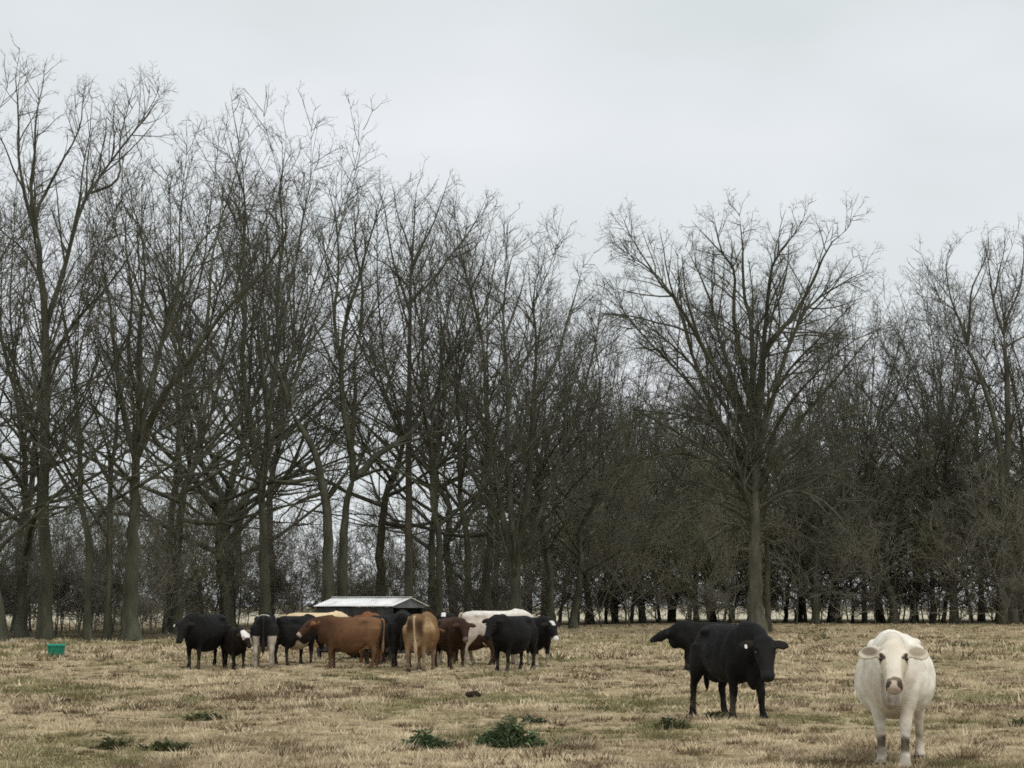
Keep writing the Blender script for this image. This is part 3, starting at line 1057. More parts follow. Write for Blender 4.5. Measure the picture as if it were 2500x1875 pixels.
def blob(c, r3, k=16, n=9):
    ph = np.linspace(-0.97, 0.97, n) * math.pi / 2
    cs = np.array(c)[None] + np.stack([0 * ph, 0 * ph, np.sin(ph) * r3[2]], 1)
    return ring_loft(cs, (1, 0, 0), (0, 1, 0), np.cos(ph) * r3[0], np.cos(ph) * r3[1], k=k)


COAT = attr_mat("cattle_coat", "coat", 0.75, 0.12, 9.0, 0.10, 0.15, 45)
EYE, _t, _b = new_mat("cattle_eye", 0.15, 0.6)
_b.inputs["Base Color"].default_value = (0.012, 0.009, 0.007, 1)
TAGM, _t, _b = new_mat("ear_tag_plastic", 0.5, 0.4)
_b.inputs["Base Color"].default_value = (0.6, 0.58, 0.52, 1)


def lerp(a, b, t):
    return np.asarray(a) + (np.asarray(b) - np.asarray(a)) * np.asarray(t)[..., None]


def cow(label, px, py, heading, coat, scale=1.0, head=(0.98, 0.0, 1.32), yaw=0, pitch=50, legs=((0, 0), (0, 0), (0, 0), (0, 0)),
        belly=0.0, voxel=0.029, tag_side=None, udder=True, tail_col=None, tail_swing=0.0, name="cow", group="herd around the feeder", brisket=0.0, depth=None, cat="cow", hk=1.08, ek=1.3, dewlap=0.0, deep=0.065, legw=1.0):
    """heading: degrees, 0 = facing right in the picture, -90 = towards the camera."""
    X, Y, Z = np.eye(3)
    parts = []
    # trunk of the body
    sec = np.array([  # x, centre z, half height, half width
        [-0.83, 1.13, 0.08, 0.07], [-0.80, 1.10, 0.17, 0.15], [-0.70, 1.06, 0.255, 0.22], [-0.55, 1.035, 0.305, 0.265],
        [-0.36, 1.00, 0.335, 0.285], [-0.12, 0.955, 0.375, 0.33], [0.12, 0.945, 0.39, 0.345], [0.34, 0.96, 0.385, 0.315],
        [0.52, 0.985, 0.365, 0.265], [0.66, 1.005, 0.31, 0.215], [0.77, 1.00, 0.22, 0.15], [0.84, 1.0, 0.11, 0.08]])
    sec[1:-1, 1] -= 0.03; sec[1:-1, 2] += 0.03
    bel = np.exp(-((sec[:, 0] - 0.0) / 0.42) ** 2) * belly
    parts.append(ring_loft(np.stack([sec[:, 0], 0 * sec[:, 0], sec[:, 1] - bel * 0.25], 1), Y, Z, sec[:, 3] + bel, sec[:, 2] + bel * 0.2, np.interp(sec[:, 0], [-.8, -.1, .6], [.84, .92, 1.12]), 26, 0.13))
    parts.append(blob((0.0, 0, 0.76 - belly * .3 - deep), (0.52, 0.29 + belly, 0.25 + deep * .5)))
    for s in (-1, 1):
        parts.append(blob((-0.43, s * 0.175, 1.225), (0.12, 0.08, 0.06)))      # hook bones
        parts.append(blob((-0.76, s * 0.10, 1.17), (0.055, 0.05, 0.06)))       # pin bones
        parts.append(blob((0.44, s * 0.19, 1.0), (0.17, 0.10, 0.29)))          # shoulder
    parts.append(blob((0.46, 0, 1.29), (0.18, 0.07, 0.07)))                    # withers
    parts.append(blob((0.68, 0, 0.80 - brisket * .5), (0.15, 0.11, 0.17 + brisket)))   # brisket
    if dewlap: parts.append(blob((0.80, 0, 0.92), (0.21, 0.05, 0.25 + dewlap)))
    if udder: parts.append(blob((-0.46, 0, 0.63), (0.17, 0.13, 0.13)))
    # legs: dx shifts the hoof, lift raises it
    feet = []
    for i, (fx, s) in enumerate(((1, 1), (1, -1), (-1, 1), (-1, -1))):
        dx, lift = legs[i]
        lw = legw if fx > 0 else 1.0
        if fx > 0:
            q = np.array([[0.46, 0.17, 1.00, .10, .15], [0.45, .185, .80, .095, .135], [0.44, .185, .66, .078, .095], [.45, .175, .52, .058, .066],
                          [0.465, .17, .40, .056, .058], [.46, .168, .34, .046, .048], [.455, .168, .22, .036, .039], [.455, .168, .14, .042, .045],
                          [.475, .17, .085, .044, .05], [.495, .172, .045, .056, .068], [.505, .172, 0.0, .062, .078]])
        else:
            q = np.array([[-.56, .15, 1.05, .13, .22], [-.55, .185, .88, .125, .225], [-.56, .20, .74, .105, .18], [-.60, .20, .60, .07, .105],
                          [-.66, .195, .50, .05, .075], [-.685, .19, .43, .044, .062], [-.67, .188, .34, .038, .046], [-.655, .188, .22, .037, .041],
                          [-.645, .188, .14, .044, .048], [-.62, .19, .085, .044, .05], [-.60, .19, .045, .056, .068], [-.59, .19, 0.0, .062, .078]])
        w = np.clip((1.0 - q[:, 2]) / 1.0, 0, 1) ** 1.2
        cx = q[:, 0] + dx * w
        cz = q[:, 2] + lift * w ** 2
        feet.append((cx[-1], s * lw * q[-1, 1], cz[-1]))
        parts.append(ring_loft(np.stack([cx, s * q[:, 1] * (1 - (1 - lw) * np.clip(1.6 - 1.6 * q[:, 2], 0, 1)), cz], 1), Y, X, q[:, 3] * 1.16, q[:, 4] * 1.14, 1.0, 14))
    # head frame
    yw, pt = R(yaw), R(pitch)
    a = np.array([math.cos(pt) * math.cos(yw), math.cos(pt) * math.sin(yw), -math.sin(pt)])
    lt = np.array([-math.sin(yw), math.cos(yw), 0.0])
    nm = np.cross(a, lt)
    H0 = np.array(head, float)
    hs = np.array([[-.05, -.045, .07, .045], [-.025, -.04, .10, .075], [.04, -.045, .120, .105], [.13, -.055, .124, .122], [.19, -.058, .118, .122], [.27, -.055, .098, .108],
                   [.36, -.052, .078, .09], [.43, -.050, .074, .076], [.48, -.052, .076, .068], [.515, -.056, .066, .054], [.53, -.058, .044, .035]])
    hs = hs * hk
    hc = H0[None] + hs[:, :1] * a + hs[:, 1:2] * nm
    parts.append(ring_loft(hc, lt, nm, hs[:, 2], hs[:, 3], 0.88, 18))
    parts.append(blob(H0 + (a * .28 - nm * .125) * hk, (.10 * hk, .065 * hk, .055 * hk)))               # jaw
    for s in (-1, 1):
        parts.append(blob(H0 + (a * .15 + lt * s * .098 + nm * .028) * hk, (.034 * hk, .03 * hk, .028 * hk)))    # brow
        # ear
        e0 = H0 + (a * .045 + lt * s * .09 - nm * .02) * hk
        ed = nrm(lt * s * 1.0 - nm * 0.10 - a * 0.02 - Z * 0.16)
        eb = nrm(np.cross(ed, nrm(a * [1, 1, 0] + Z * 0.45)))
        ea = np.cross(eb, ed)
        u = np.array([-.02, .03, .07, .12, .165, .20, .22]) * (1 + (ek - 1) * .3)
        et = max(voxel * 1.25, 0.016)
        parts.append(ring_loft(e0[None] + u[:, None] * ed, eb, ea, np.array([.028, .042, .055, .060, .054, .038, .014]) * ek, [et, et, et, et, et, et * .9, et * .6], 1.0, 10))
    # neck
    n0 = np.array([0.50, 0, 1.06]); n3 = H0 + a * .06 - nm * .06
    n1 = n0 + np.array([.28, 0, .04]); n2 = n3 - a * 0.22 * (0.55 if pitch > 40 else 1.0) - nm * .06 - np.array([.05, 0, 0])
    tt = np.linspace(0, 1, 8)[:, None]
    nc = (1 - tt) ** 3 * n0 + 3 * (1 - tt) ** 2 * tt * n1 + 3 * (1 - tt) * tt ** 2 * n2 + tt ** 3 * n3
    tn = nrm(np.gradient(nc, axis=0))
    la = nrm(lerp(Y, lt, tt[:, 0]))
    vb = nrm(np.cross(tn, la))
    ra = np.interp(tt[:, 0], [0, .3, .6, 1], [.22, .18, .135, .10])
    rb = np.interp(tt[:, 0], [0, .3, .6, 1], [.34, .29, .21, .125])
    parts.append(ring_loft(nc, la, vb, ra, rb, 0.95, 18))
    me = mesh_from("tmp", *merge(parts))
    tmp = bpy.data.objects.new("tmp", me)
    col.objects.link(tmp)
    md = tmp.modifiers.new("r", 'REMESH'); md.mode = 'VOXEL'; md.voxel_size = voxel; md.use_smooth_shade = True
    sm = tmp.modifiers.new("s", 'SMOOTH'); sm.factor = 0.5; sm.iterations = 3
    dg = bpy.context.evaluated_depsgraph_get()
    body = bpy.data.meshes.new_from_object(tmp.evaluated_get(dg))
    bpy.data.objects.remove(tmp)
    body.name = "body"
    body.polygons.foreach_set("use_smooth", np.ones(len(body.polygons), bool))
    v = np.empty(len(body.vertices) * 3, np.float32); body.vertices.foreach_get("co", v); v = v.reshape(-1, 3).astype(float)
    # hollows of flank and shoulder, ribs, uneven hide
    nv = np.empty(len(body.vertices) * 3, np.float32); body.vertices.foreach_get("normal", nv); nv = nv.reshape(-1, 3).astype(float)
    rel0 = (v - H0)
    offhead = sstep(0.16, 0.34, np.linalg.norm(rel0 - a * .22, axis=1))
    dsp = (noise3(v, 7.0, 31) - .5) * 0.016 + (noise3(v, 17.0, 33) - .5) * 0.008
    ay = np.abs(v[:, 1])
    for (gx_, gy_, gz_, sx_, sz_, am) in ((-.30, .28, 1.14, .10, .08, -.045), (.24, .30, 1.02, .06, .20, -.022), (-.44, .25, .86, .06, .14, -.02), (.56, .2, 1.12, .07, .12, -.018),
                                          (-.12, .3, .98, .2, .16, .012), (-.62, .22, 1.0, .12, .14, .015)):
        dsp += am * np.exp(-((v[:, 0] - gx_) / sx_) ** 2 - ((v[:, 2] - gz_) / sz_) ** 2) * sstep(.12, .22, ay)
    dsp += 0.0035 * np.sin((v[:, 0] - 0.25 * v[:, 2]) * 2 * math.pi / 0.085) * np.exp(-((v[:, 0] + .05) / .22) ** 2 - ((v[:, 2] - 1.0) / .2) ** 2) * sstep(.15, .25, ay)
    v = v + nv * (dsp * offhead * sstep(.2, .5, v[:, 2]))[:, None]
    body.vertices.foreach_set("co", v.astype(np.float32).ravel())
    body.update()
    # coat
    rel = (v - H0) / hk
    h = np.stack([rel @ a, rel @ lt, rel @ nm], 1)
    ishead = (h[:, 0] > -0.10) & (h[:, 0] < 0.6) & (np.abs(h[:, 1]) < 0.15) & (h[:, 2] > -.24) & (h[:, 2] < .14)
    isear = (np.abs(h[:, 1]) > 0.125) & (np.abs(h[:, 1]) < 0.40) & (h[:, 0] > -.10) & (h[:, 0] < .17) & (np.abs(h[:, 2]) < .14)
    c = coat(v, h, ishead, isear)
    dirt = (1 - sstep(.1, .55, v[:, 2])) * sstep(.38, .66, noise3(v, 8, 44)) * 0.55 + sstep(.60, .74, noise3(v, 4.5, 47)) * .08 * (1 - sstep(.7, 1.15, v[:, 2]))
    c = c + (np.array((0.115, 0.092, 0.064)) - c) * dirt[:, None]
    c = c * (0.86 + 0.3 * noise3(v, 6.5, 49))[:, None]
    c[v[:, 2] < 0.05] = (0.035, 0.03, 0.025)
    vcol(body, "coat", np.clip(c, 0, 1))
    g = on_ground(px, py)
    if depth: g = ground_px(px, depth)
    root = empty(name, (g[0], g[1], g[2] - 0.01), R(heading), scale)
    tag(root, label, cat, group)
    bo = link("body", body, COAT, root)
    for s in (-1, 1):
        ep = H0 + (a * .192 + lt * s * .108 + nm * .008) * hk
        ev, eq, et_ = blob(ep, (.024, .022, .02), 10, 6)
        link("eye", mesh_from("eye", ev, eq, et_), EYE, bo)
    # tail
    sw = tail_swing
    tp = np.array([[-.80, 0, 1.27], [-.86, 0, 1.25], [-.885, sw * .1, 1.12], [-.875, sw * .3, .92], [-.865, sw * .6, .74], [-.86, sw * .8, .60], [-.855, sw, .46], [-.85, sw * 1.1, .36]])
    TP, TR = resample(tp, [.035, .03, .022, .02, .022, .04, .045, .01], 16)
    tm = mesh_from("tail", *tubes(TP[None], TR[None], 8))
    tc_ = tail_col if tail_col is not None else c[np.argmin(((v - [-.78, 0, 1.1]) ** 2).sum(1))]
    vcol(tm, "coat", np.broadcast_to(np.array(tc_, np.float32), (len(tm.vertices), 3)))
    link("tail", tm, COAT, root)
    if tag_side:
        s = tag_side
        e0 = H0 + (a * .075 + lt * s * .215) * hk
        tv, tq, tt_ = ring_loft([e0 + nm * .02 + a * .055 - nm * .004, e0 + nm * .02 + a * .055 + nm * .004], lt, a, [.018, .018], [.034, .034], 0.55, 10)
        link("ear_tag", mesh_from("ear_tag", tv, tq, tt_, False), TAGM, bo)
    return root


def noise3(v, f, seed=0):
    return (vnoise(v[:, 0] * f + v[:, 2] * f * .7, v[:, 1] * f + v[:, 2] * f, seed) + vnoise(v[:, 2] * f * 1.3, v[:, 0] * f * 1.1 + v[:, 1] * f, seed + 5)) / 2


def coat_black(v, h, hd, er, muzzle=(0.017, 0.017, 0.018), ear=(0.018, 0.014, 0.012)):
    n = noise3(v, 3.0, 1)
    c = lerp((0.005, 0.005, 0.0052), (0.017, 0.016, 0.015), n)
    c[hd & (h[:, 0] > .44)] = muzzle
    c[er] = ear
    return c


def coat_white(v, h, hd, er):
    n = noise3(v, 2.2, 3)
    c = lerp((0.72, 0.675, 0.565), (0.84, 0.80, 0.71), n)
    # dusty chest, belly and lower legs
    dust = sstep(0.75, 0.25, v[:, 2]) if False else (1 - sstep(0.25, 0.8, v[:, 2]))
    c = lerp(c, np.broadcast_to((0.52, 0.45, 0.35), c.shape), dust * (0.25 + 0.5 * n)) if False else c + ((np.array((0.52, 0.45, 0.35)) - c) * (dust * (0.2 + 0.5 * n))[:, None])
    face = hd & (h[:, 2] > -.14)
    c[face] = c[face] * (0.90, 0.87, 0.80)
    # inner ear, eye surround, muzzle
    c[er] = (0.66, 0.60, 0.48)
    el = np.abs(h[:, 1])
    dz = -.643 * h[:, 0] + .766 * h[:, 2]
    q_ = ((el - .205) / .08) ** 2 + ((dz + .058) / .042) ** 2
    inn = (1 - sstep(.4, 1.2, q_)) * er
    c = c + (np.array((0.17, 0.13, 0.085)) - c) * (inn * .9)[:, None]
    eye = hd & (np.hypot(h[:, 0] - .19 + (np.abs(h[:, 1]) - .1) * .5, (np.abs(h[:, 1]) - .103) * .55) < .022) & (h[:, 2] > -.06)
    c[eye] = (0.10, 0.075, 0.05)
    muz = hd & (h[:, 0] > .45) & (h[:, 2] > -.10)
    c[muz] = (0.50, 0.41, 0.33)
    rimn = hd & (h[:, 0] > .435) & (h[:, 0] < .475) & (h[:, 2] > -.02) & (np.abs(h[:, 1]) < .075)
    c[rimn] = (0.20, 0.15, 0.11)
    nost = hd & (np.hypot(np.abs(h[:, 1]) - .048, h[:, 0] - .492) < .027) & (h[:, 2] > -.07)
    c[nost] = (0.07, 0.05, 0.04)
    mouth = hd & (h[:, 0] > .43) & (h[:, 2] < -.085) & (h[:, 2] > -.115)
    c[mouth] = (0.10, 0.075, 0.055)
    chk = hd & (h[:, 0] > .22) & (h[:, 0] < .42) & (np.abs(h[:, 1]) > .062)  # shading along the cheeks, painted into the coat colour
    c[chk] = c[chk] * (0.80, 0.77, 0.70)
    # muddy knees
    knee = (v[:, 0] > 0.36 + 0.29 * (v[:, 1] > 0)) & (v[:, 2] > .13) & (v[:, 2] < .36)
    kk = sstep(.5, .8, noise3(v, 13, 4) * .6 + 0.6 * (1 - np.abs(v[:, 2] - .24) / .13)) * knee
    c = c + (np.array((0.035, 0.026, 0.019)) - c) * (kk * .95)[:, None]
    spl = sstep(.5, .7, noise3(v, 14, 6)) * (1 - sstep(.2, .62, v[:, 2])) * .75
    c = c + (np.array((0.12, 0.09, 0.06)) - c) * spl[:, None]
    pt_ = sstep(.45, .66, noise3(v, 3.1, 61)) * .45 * (1 - hd * .6)
    c = c + (np.array((0.53, 0.455, 0.34)) - c) * pt_[:, None]
    # darker dewlap strip down the middle of the chest
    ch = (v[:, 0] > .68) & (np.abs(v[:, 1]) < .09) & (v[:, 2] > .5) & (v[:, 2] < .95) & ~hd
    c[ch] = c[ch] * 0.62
    return c


def coat_brown(v, h, hd, er):
    n = noise3(v, 2.6, 7)
    c = lerp((0.08, 0.039, 0.019), (0.15, 0.077, 0.038), n)
    rear = 1 - sstep(-.75, .1, v[:, 0])
    c = c + (np.array((0.195, 0.105, 0.052)) - c) * (rear * .6)[:, None]
    front = sstep(0.1, 0.75, v[:, 0])
    c = c + (np.array((0.055, 0.028, 0.015)) - c) * (front * 0.85)[:, None]
    low = 1 - sstep(0.3, 0.75, v[:, 2])
    c = c + (np.array((0.12, 0.065, 0.033)) - c) * (low * .7)[:, None]
    ud = (v[:, 2] < .74) & (v[:, 0] < -.25) & (v[:, 0] > -.66) & (np.abs(v[:, 1]) < .15)
    c[ud] = (0.40, 0.27, 0.18)
    c[hd] = c[hd] * 0.0 + (0.06, 0.033, 0.02)
    c[hd & (h[:, 0] > .43)] = (0.42, 0.34, 0.27)
    c[hd & (h[:, 0] > .50)] = (0.05, 0.04, 0.035)
    c[er] = (0.22, 0.10, 0.045)
    return c


def coat_cream(v, h, hd, er):
    n = noise3(v, 2.3, 9)
    return lerp((0.60, 0.46, 0.27), (0.72, 0.58, 0.37), n)


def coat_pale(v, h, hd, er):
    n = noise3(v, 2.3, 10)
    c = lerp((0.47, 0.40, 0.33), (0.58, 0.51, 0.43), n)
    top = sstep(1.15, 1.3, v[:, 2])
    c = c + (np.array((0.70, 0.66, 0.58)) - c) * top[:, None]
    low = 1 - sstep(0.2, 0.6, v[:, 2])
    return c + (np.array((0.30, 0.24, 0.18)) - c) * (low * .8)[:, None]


def coat_fawn(v, h, hd, er):
    n = noise3(v, 5.0, 12)
    c = lerp((0.13, 0.070, 0.030), (0.235, 0.14, 0.066), n)
    ay, z, x = np.abs(v[:, 1]), v[:, 2], v[:, 0]
    dark = np.exp(-((ay - .13) / .07) ** 2 - ((z - 1.0 + .3 * (n - .5)) / .17) ** 2) * (x < -.3)
    c = c + (np.array((0.055, 0.03, 0.016)) - c) * np.clip(dark * 1.7, 0, 1)[:, None]
    hip = sstep(.17, .25, ay) * sstep(.85, 1.0, z) * (x < -.2)
    c = c + (np.array((0.40, 0.275, 0.145)) - c) * (hip * .75)[:, None]
    ud = np.exp(-(ay / .13) ** 2 - ((z - .72) / .16) ** 2) * (x < -.25)
    c = c + (np.array((0.50, 0.38, 0.25)) - c) * np.clip(ud * 1.2, 0, 1)[:, None]
    low = 1 - sstep(.4, .6, z)
    c = c + (lerp((0.15, 0.10, 0.06), (0.36, 0.27, 0.18), n) - c) * low[:, None]
    return c


def coat_darkbrown(v, h, hd, er):
    n = noise3(v, 3, 18)
    c = lerp((0.028, 0.016, 0.011), (0.065, 0.034, 0.02), n)
    c[hd & (h[:, 0] > .44)] = (0.16, 0.12, 0.10)
    c[er] = (0.07, 0.035, 0.02)
    return c


def coat_redbrown(v, h, hd, er):
    c = lerp((0.13, 0.05, 0.02), (0.22, 0.09, 0.036), noise3(v, 3, 19))
    return c


def coat_blackwhite(v, h, hd, er):
    c = coat_black(v, h, hd, er)
    w = (v[:, 2] < .80) & (v[:, 0] < -.30) & ((np.abs(v[:, 1]) > .10) | (v[:, 2] < .5))
    w |= (v[:, 2] > 1.29) & (v[:, 0] < .1) & (v[:, 0] > -.6) & (v[:, 1] > -.12)
    w |= (v[:, 2] < .55)
    c[w] = lerp((0.34, 0.29, 0.23), (0.58, 0.53, 0.45), noise3(v, 4, 21))[w]
    return c


def coat_whitepoll(v, h, hd, er):
    c = coat_black(v, h, hd, er) * (1.5, 1.25, 1.05)
    w = hd & (h[:, 0] < .23) & (h[:, 2] > -.07)
    c[w] = (0.76, 0.73, 0.68)
    return c


def coat_blaze(v, h, hd, er):
    c = coat_black(v, h, hd, er)
    w = hd & (np.abs(h[:, 1]) < .055) & (h[:, 0] < .15) & (h[:, 0] > .0) & (h[:, 2] > -.0)
    w |= hd & (h[:, 0] > .43) & (h[:, 2] > -.1)
    c[w] = (0.72, 0.69, 0.64)
    low = v[:, 2] < .34
    c[low] = (0.46, 0.40, 0.31)
    return c


def coat_black_bellypatch(v, h, hd, er):
    c = coat_black(v, h, hd, er)
    w = (v[:, 2] < .68) & (v[:, 0] > -.3) & (v[:, 0] < .25) & (np.abs(v[:, 1]) < .26)
    c[w] = (0.36, 0.29, 0.22)
    return c


# the three animals on the right
cow("white cow facing the camera, with muddy front knees", 2190, 1864, -105, coat_white, 1.03, (1.06, 0.06, 1.245), 4, 40,
    ((0.27, 0.03), (-0.12, 0.0), (-0.18, 0), (0.16, 0)), 0.07, 0.0165, name="white_cow", group="cattle on the right of the field", udder=False, brisket=0.03,
    hk=1.14, ek=1.45, dewlap=0.06, deep=0.02, legw=0.76)
cow("black cow with a white tag in one ear, standing three-quarter on before the domed tree", 1786, 1756, -69, coat_black, 1.03,
    (1.04, -0.03, 1.15), -20, 52, ((0.18, 0), (-0.12, 0), (0.06, 0), (-0.24, 0)), -0.02, 0.0185, tag_side=-1, name="black_cow",
    group="cattle on the right of the field", brisket=0.13, tail_swing=0.05, hk=1.22, ek=1.35, dewlap=0.05, deep=0.0)
cow("black cow facing left with its head stretched out, half hidden behind the tagged black cow", 1722, 1640, 180, coat_black, 0.92,
    (1.0, 0.0, 1.12), 0, 26, ((0.0, 0), (0.05, 0), (0, 0), (0, 0)), 0.0, 0.024, name="black_cow", group="cattle on the right of the field", dewlap=0.05)

# the herd round the feeder
cow("black cow with a tagged ear, leftmost of the herd, next to the white-faced calf", 500, 1629, -116, coat_black, 1.06, (0.98, 0.06, 1.17), 0, 62,
    ((0.06, 0), (-0.05, 0), (0.02, 0), (-0.06, 0)), 0.05, tag_side=-1, name="black_cow")
cow("small dark calf with a white forehead beside the leftmost black cow", 572, 1633, -66, coat_whitepoll, 0.80, (0.98, 0.05, 1.20), 20, 52,
    name="calf", udder=False, cat="calf")
cow("black and white cow seen from behind, right of the calf", 645, 1631, 95, coat_blackwhite, 1.06, (1.05, 0, 1.0), 0, 60, name="black_and_white_cow",
    tail_col=(.02, .018, .017))
cow("black cow with a pale belly patch in front of the brown cow's muzzle", 722, 1624, 60, coat_black_bellypatch, 1.02, (1.05, 0.0, 0.95), 10, 62, name="black_cow")
cow("reddish brown cow standing broadside, facing left in front of the feeder", 853, 1634, 181, coat_brown, 1.0, (0.98, 0.05, 1.24), 22, 42,
    ((0.04, 0), (-0.05, 0), (0.06, 0), (-0.06, 0)), 0.04, tail_col=(0.22, 0.13, 0.07), name="brown_cow", tail_swing=0.03)
cow("cream cow whose back shows above the brown cow", 772, 1617, 2, coat_cream, 1.07, (1.0, 0, 0.80), 0, 60, name="cream_cow", depth=55.0)
cow("red-brown cow with only its ears showing above the brown cow's rump", 905, 1618, -94, coat_redbrown, 1.05, (0.98, 0, 1.30), 0, 45, name="red_brown_cow", depth=55.0)
cow("black cow seen from behind, between the brown cow and the fawn cow", 981, 1630, 92, coat_black, 1.08, (1.05, 0, 0.95), 0, 62, belly=0.05, name="black_cow")
cow("black cow squeezed between the brown cow and the feeder", 935, 1622, 70, coat_black, 1.0, (1.05, 0, 0.9), 0, 60, name="black_cow", depth=53.4)
cow("dark brown cow almost hidden behind the pale cow's hind legs", 1150, 1619, 168, coat_darkbrown, 0.98, (1.05, 0, 0.8), 0, 60, name="dark_brown_cow", depth=54.2)
cow("fawn cow with a pale udder seen from behind", 1030, 1637, 80, coat_fawn, 1.06, (1.05, 0, 1.0), 0, 60, belly=0.06, tail_col=(0.42, 0.31, 0.2), name="fawn_cow", tail_swing=-0.04)
cow("dark brown cow facing the camera beside the fawn cow", 1100, 1629, -68, coat_darkbrown, 0.98, (1.0, 0.0, 1.24), -10, 55, name="dark_brown_cow")
cow("black cow with a white forehead peering over the pale cow's rump", 1090, 1618, -92, coat_blaze, 1.10, (0.98, 0, 1.32), 0, 45, name="white_faced_cow", depth=55.6)
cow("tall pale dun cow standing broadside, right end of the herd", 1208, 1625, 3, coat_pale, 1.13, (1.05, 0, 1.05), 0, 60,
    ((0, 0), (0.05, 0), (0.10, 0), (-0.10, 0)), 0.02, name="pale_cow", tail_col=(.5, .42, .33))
cow("black cow with brown-tinged ears in front of the pale cow", 1252, 1640, -122, coat_black, 1.05, (0.96, 0.05, 1.29), 0, 52,
    ((0.05, 0), (-0.05, 0), (0.0, 0), (-0.05, 0)), 0.06, name="black_cow")
cow("black cow with a white blaze, rightmost of the herd", 1303, 1627, -62, coat_blaze, 0.99, (1.0, -0.02, 1.22), 6, 56, name="white_faced_cow")

# ------------------------------------------------------------------ feeder with a metal roof
def box_mesh(name, lo, hi, bevel=0.008):
    bm = bmesh.new()
    bmesh.ops.create_cube(bm, size=1)
    lo = Vector(lo); hi = Vector(hi)
    for v in bm.verts:
        v.co = Vector((lo[i] + (v.co[i] + .5) * (hi[i] - lo[i]) for i in range(3)))
    if bevel: bmesh.ops.bevel(bm, geom=bm.edges[:], offset=bevel, segments=1, affect='EDGES')
    me = bpy.data.meshes.new(name)
    bm.to_mesh(me); bm.free()
    return me


METAL = noise_mat("galvanised_roof", [(0.28, (0.40, 0.37, 0.34)), (0.42, (0.70, 0.70, 0.68)), (0.55, (0.80, 0.80, 0.78)), (0.7, (0.86, 0.86, 0.84))], 2.5, 0.5, 0.4, 6, (1, .4, 1), 0.1, 6)
BOARD = noise_mat("weathered_board", [(0.35, (0.022, 0.022, 0.022)), (0.65, (0.06, 0.06, 0.058))], 5, 0.85, 0.2, 5, (1, 1, .2), 0.4, 20)
GABLE = noise_mat("grey_gable_sheet", [(0.35, (0.09, 0.095, 0.10)), (0.65, (0.16, 0.165, 0.17))], 3, 0.6, 0.3, 5)
HAY = noise_mat("hay_in_feeder", [(0.35, (0.16, 0.12, 0.06)), (0.65, (0.34, 0.27, 0.15))], 14, 1.0, 0.05, 6, bump=1.0)
FL, FW, ZE, ZR = 2.95, 2.1, 1.63, 1.89
corner = at(958, 1479, 58.0)
th = R(-30)
cl = np.array([FL / 2, -FW / 2])
cw = np.array([cl[0] * math.cos(th) - cl[1] * math.sin(th), cl[0] * math.sin(th) + cl[1] * math.cos(th)])
fx, fy = corner[0] - cw[0], corner[1] - cw[1]
feeder = empty("hay_feeder", (fx, fy, float(height(fx, fy))), th)
tag(feeder, "low dark cattle feeder with a white corrugated gable roof behind the herd", "feeder")


def sheet(x0, x1, y0, z0, y1, z1, n=40, amp=0.011, thick=0.004):
    xs_ = np.linspace(x0, x1, n)
    off = amp * np.cos(xs_ / 0.076 * 2 * math.pi)
    nv = np.array([0, -(z1 - z0), (y1 - y0)]); nv /= np.linalg.norm(nv)
    if nv[2] < 0: nv = -nv
    rows = []
    for (y, z) in ((y0, z0), (y1, z1)):
        for tk in (0, -thick):
            rows.append(np.stack([xs_ + 0 * off, y + nv[1] * (off + tk), z + nv[2] * (off + tk)], 1))
    V = np.concatenate(rows)
    i = np.arange(n - 1)
    a0, a1, b0, b1 = i, i + n, i + 2 * n, i + 3 * n
    Q = np.concatenate([np.stack([a0, a0 + 1, b0 + 1, b0], 1), np.stack([a1, b1, b1 + 1, a1 + 1], 1),
                        np.stack([a0, a1, a1 + 1, a0 + 1], 1), np.stack([b0, b0 + 1, b1 + 1, b1], 1),
                        np.array([[0, 2 * n, 3 * n, n], [n - 1, 2 * n - 1, 4 * n - 1, 3 * n - 1]])])
    return mesh_from("roof_sheet", V, Q)


roof = link("roof", box_mesh("roof_ridge_cap", (-FL / 2, -.07, ZR + .012), (FL / 2, .07, ZR + .03)), METAL, feeder)
for s in (-1, 1):
    for k in range(4):
        x0 = -FL / 2 + k * FL / 4 - (0.03 if k else 0)
        x1 = -FL / 2 + (k + 1) * FL / 4
        link("roof_sheet", sheet(x0, x1, s * FW / 2, ZE + 0.004 * (k % 2), 0, ZR + 0.004 * (k % 2)), METAL, roof)
ix, iy = FL / 2 - 0.16, FW / 2 - 0.16
for sx in (-1, 1):
    for sy in (-1, 1):
        link("post", box_mesh("post", (sx * ix - .05, sy * iy - .05, 0), (sx * ix + .05, sy * iy + .05, ZE - .02)), BOARD, feeder)
for sy in (-1, 1):
    link("eave_beam", box_mesh("eave_beam", (-ix - .1, sy * (iy + .06) - .025, ZE - .17), (ix + .1, sy * (iy + .06) + .025, ZE - .04)), BOARD, feeder)
    for k in range(6):
        z0 = 0.25 + k * 0.215
        if 2 <= k <= 3 and sy < 0:
            continue
        link("side_board", box_mesh("side_board", (-ix - .02, sy * (iy + .07) - .014, z0), (ix + .02, sy * (iy + .07) + .014, z0 + .195)), BOARD, feeder)
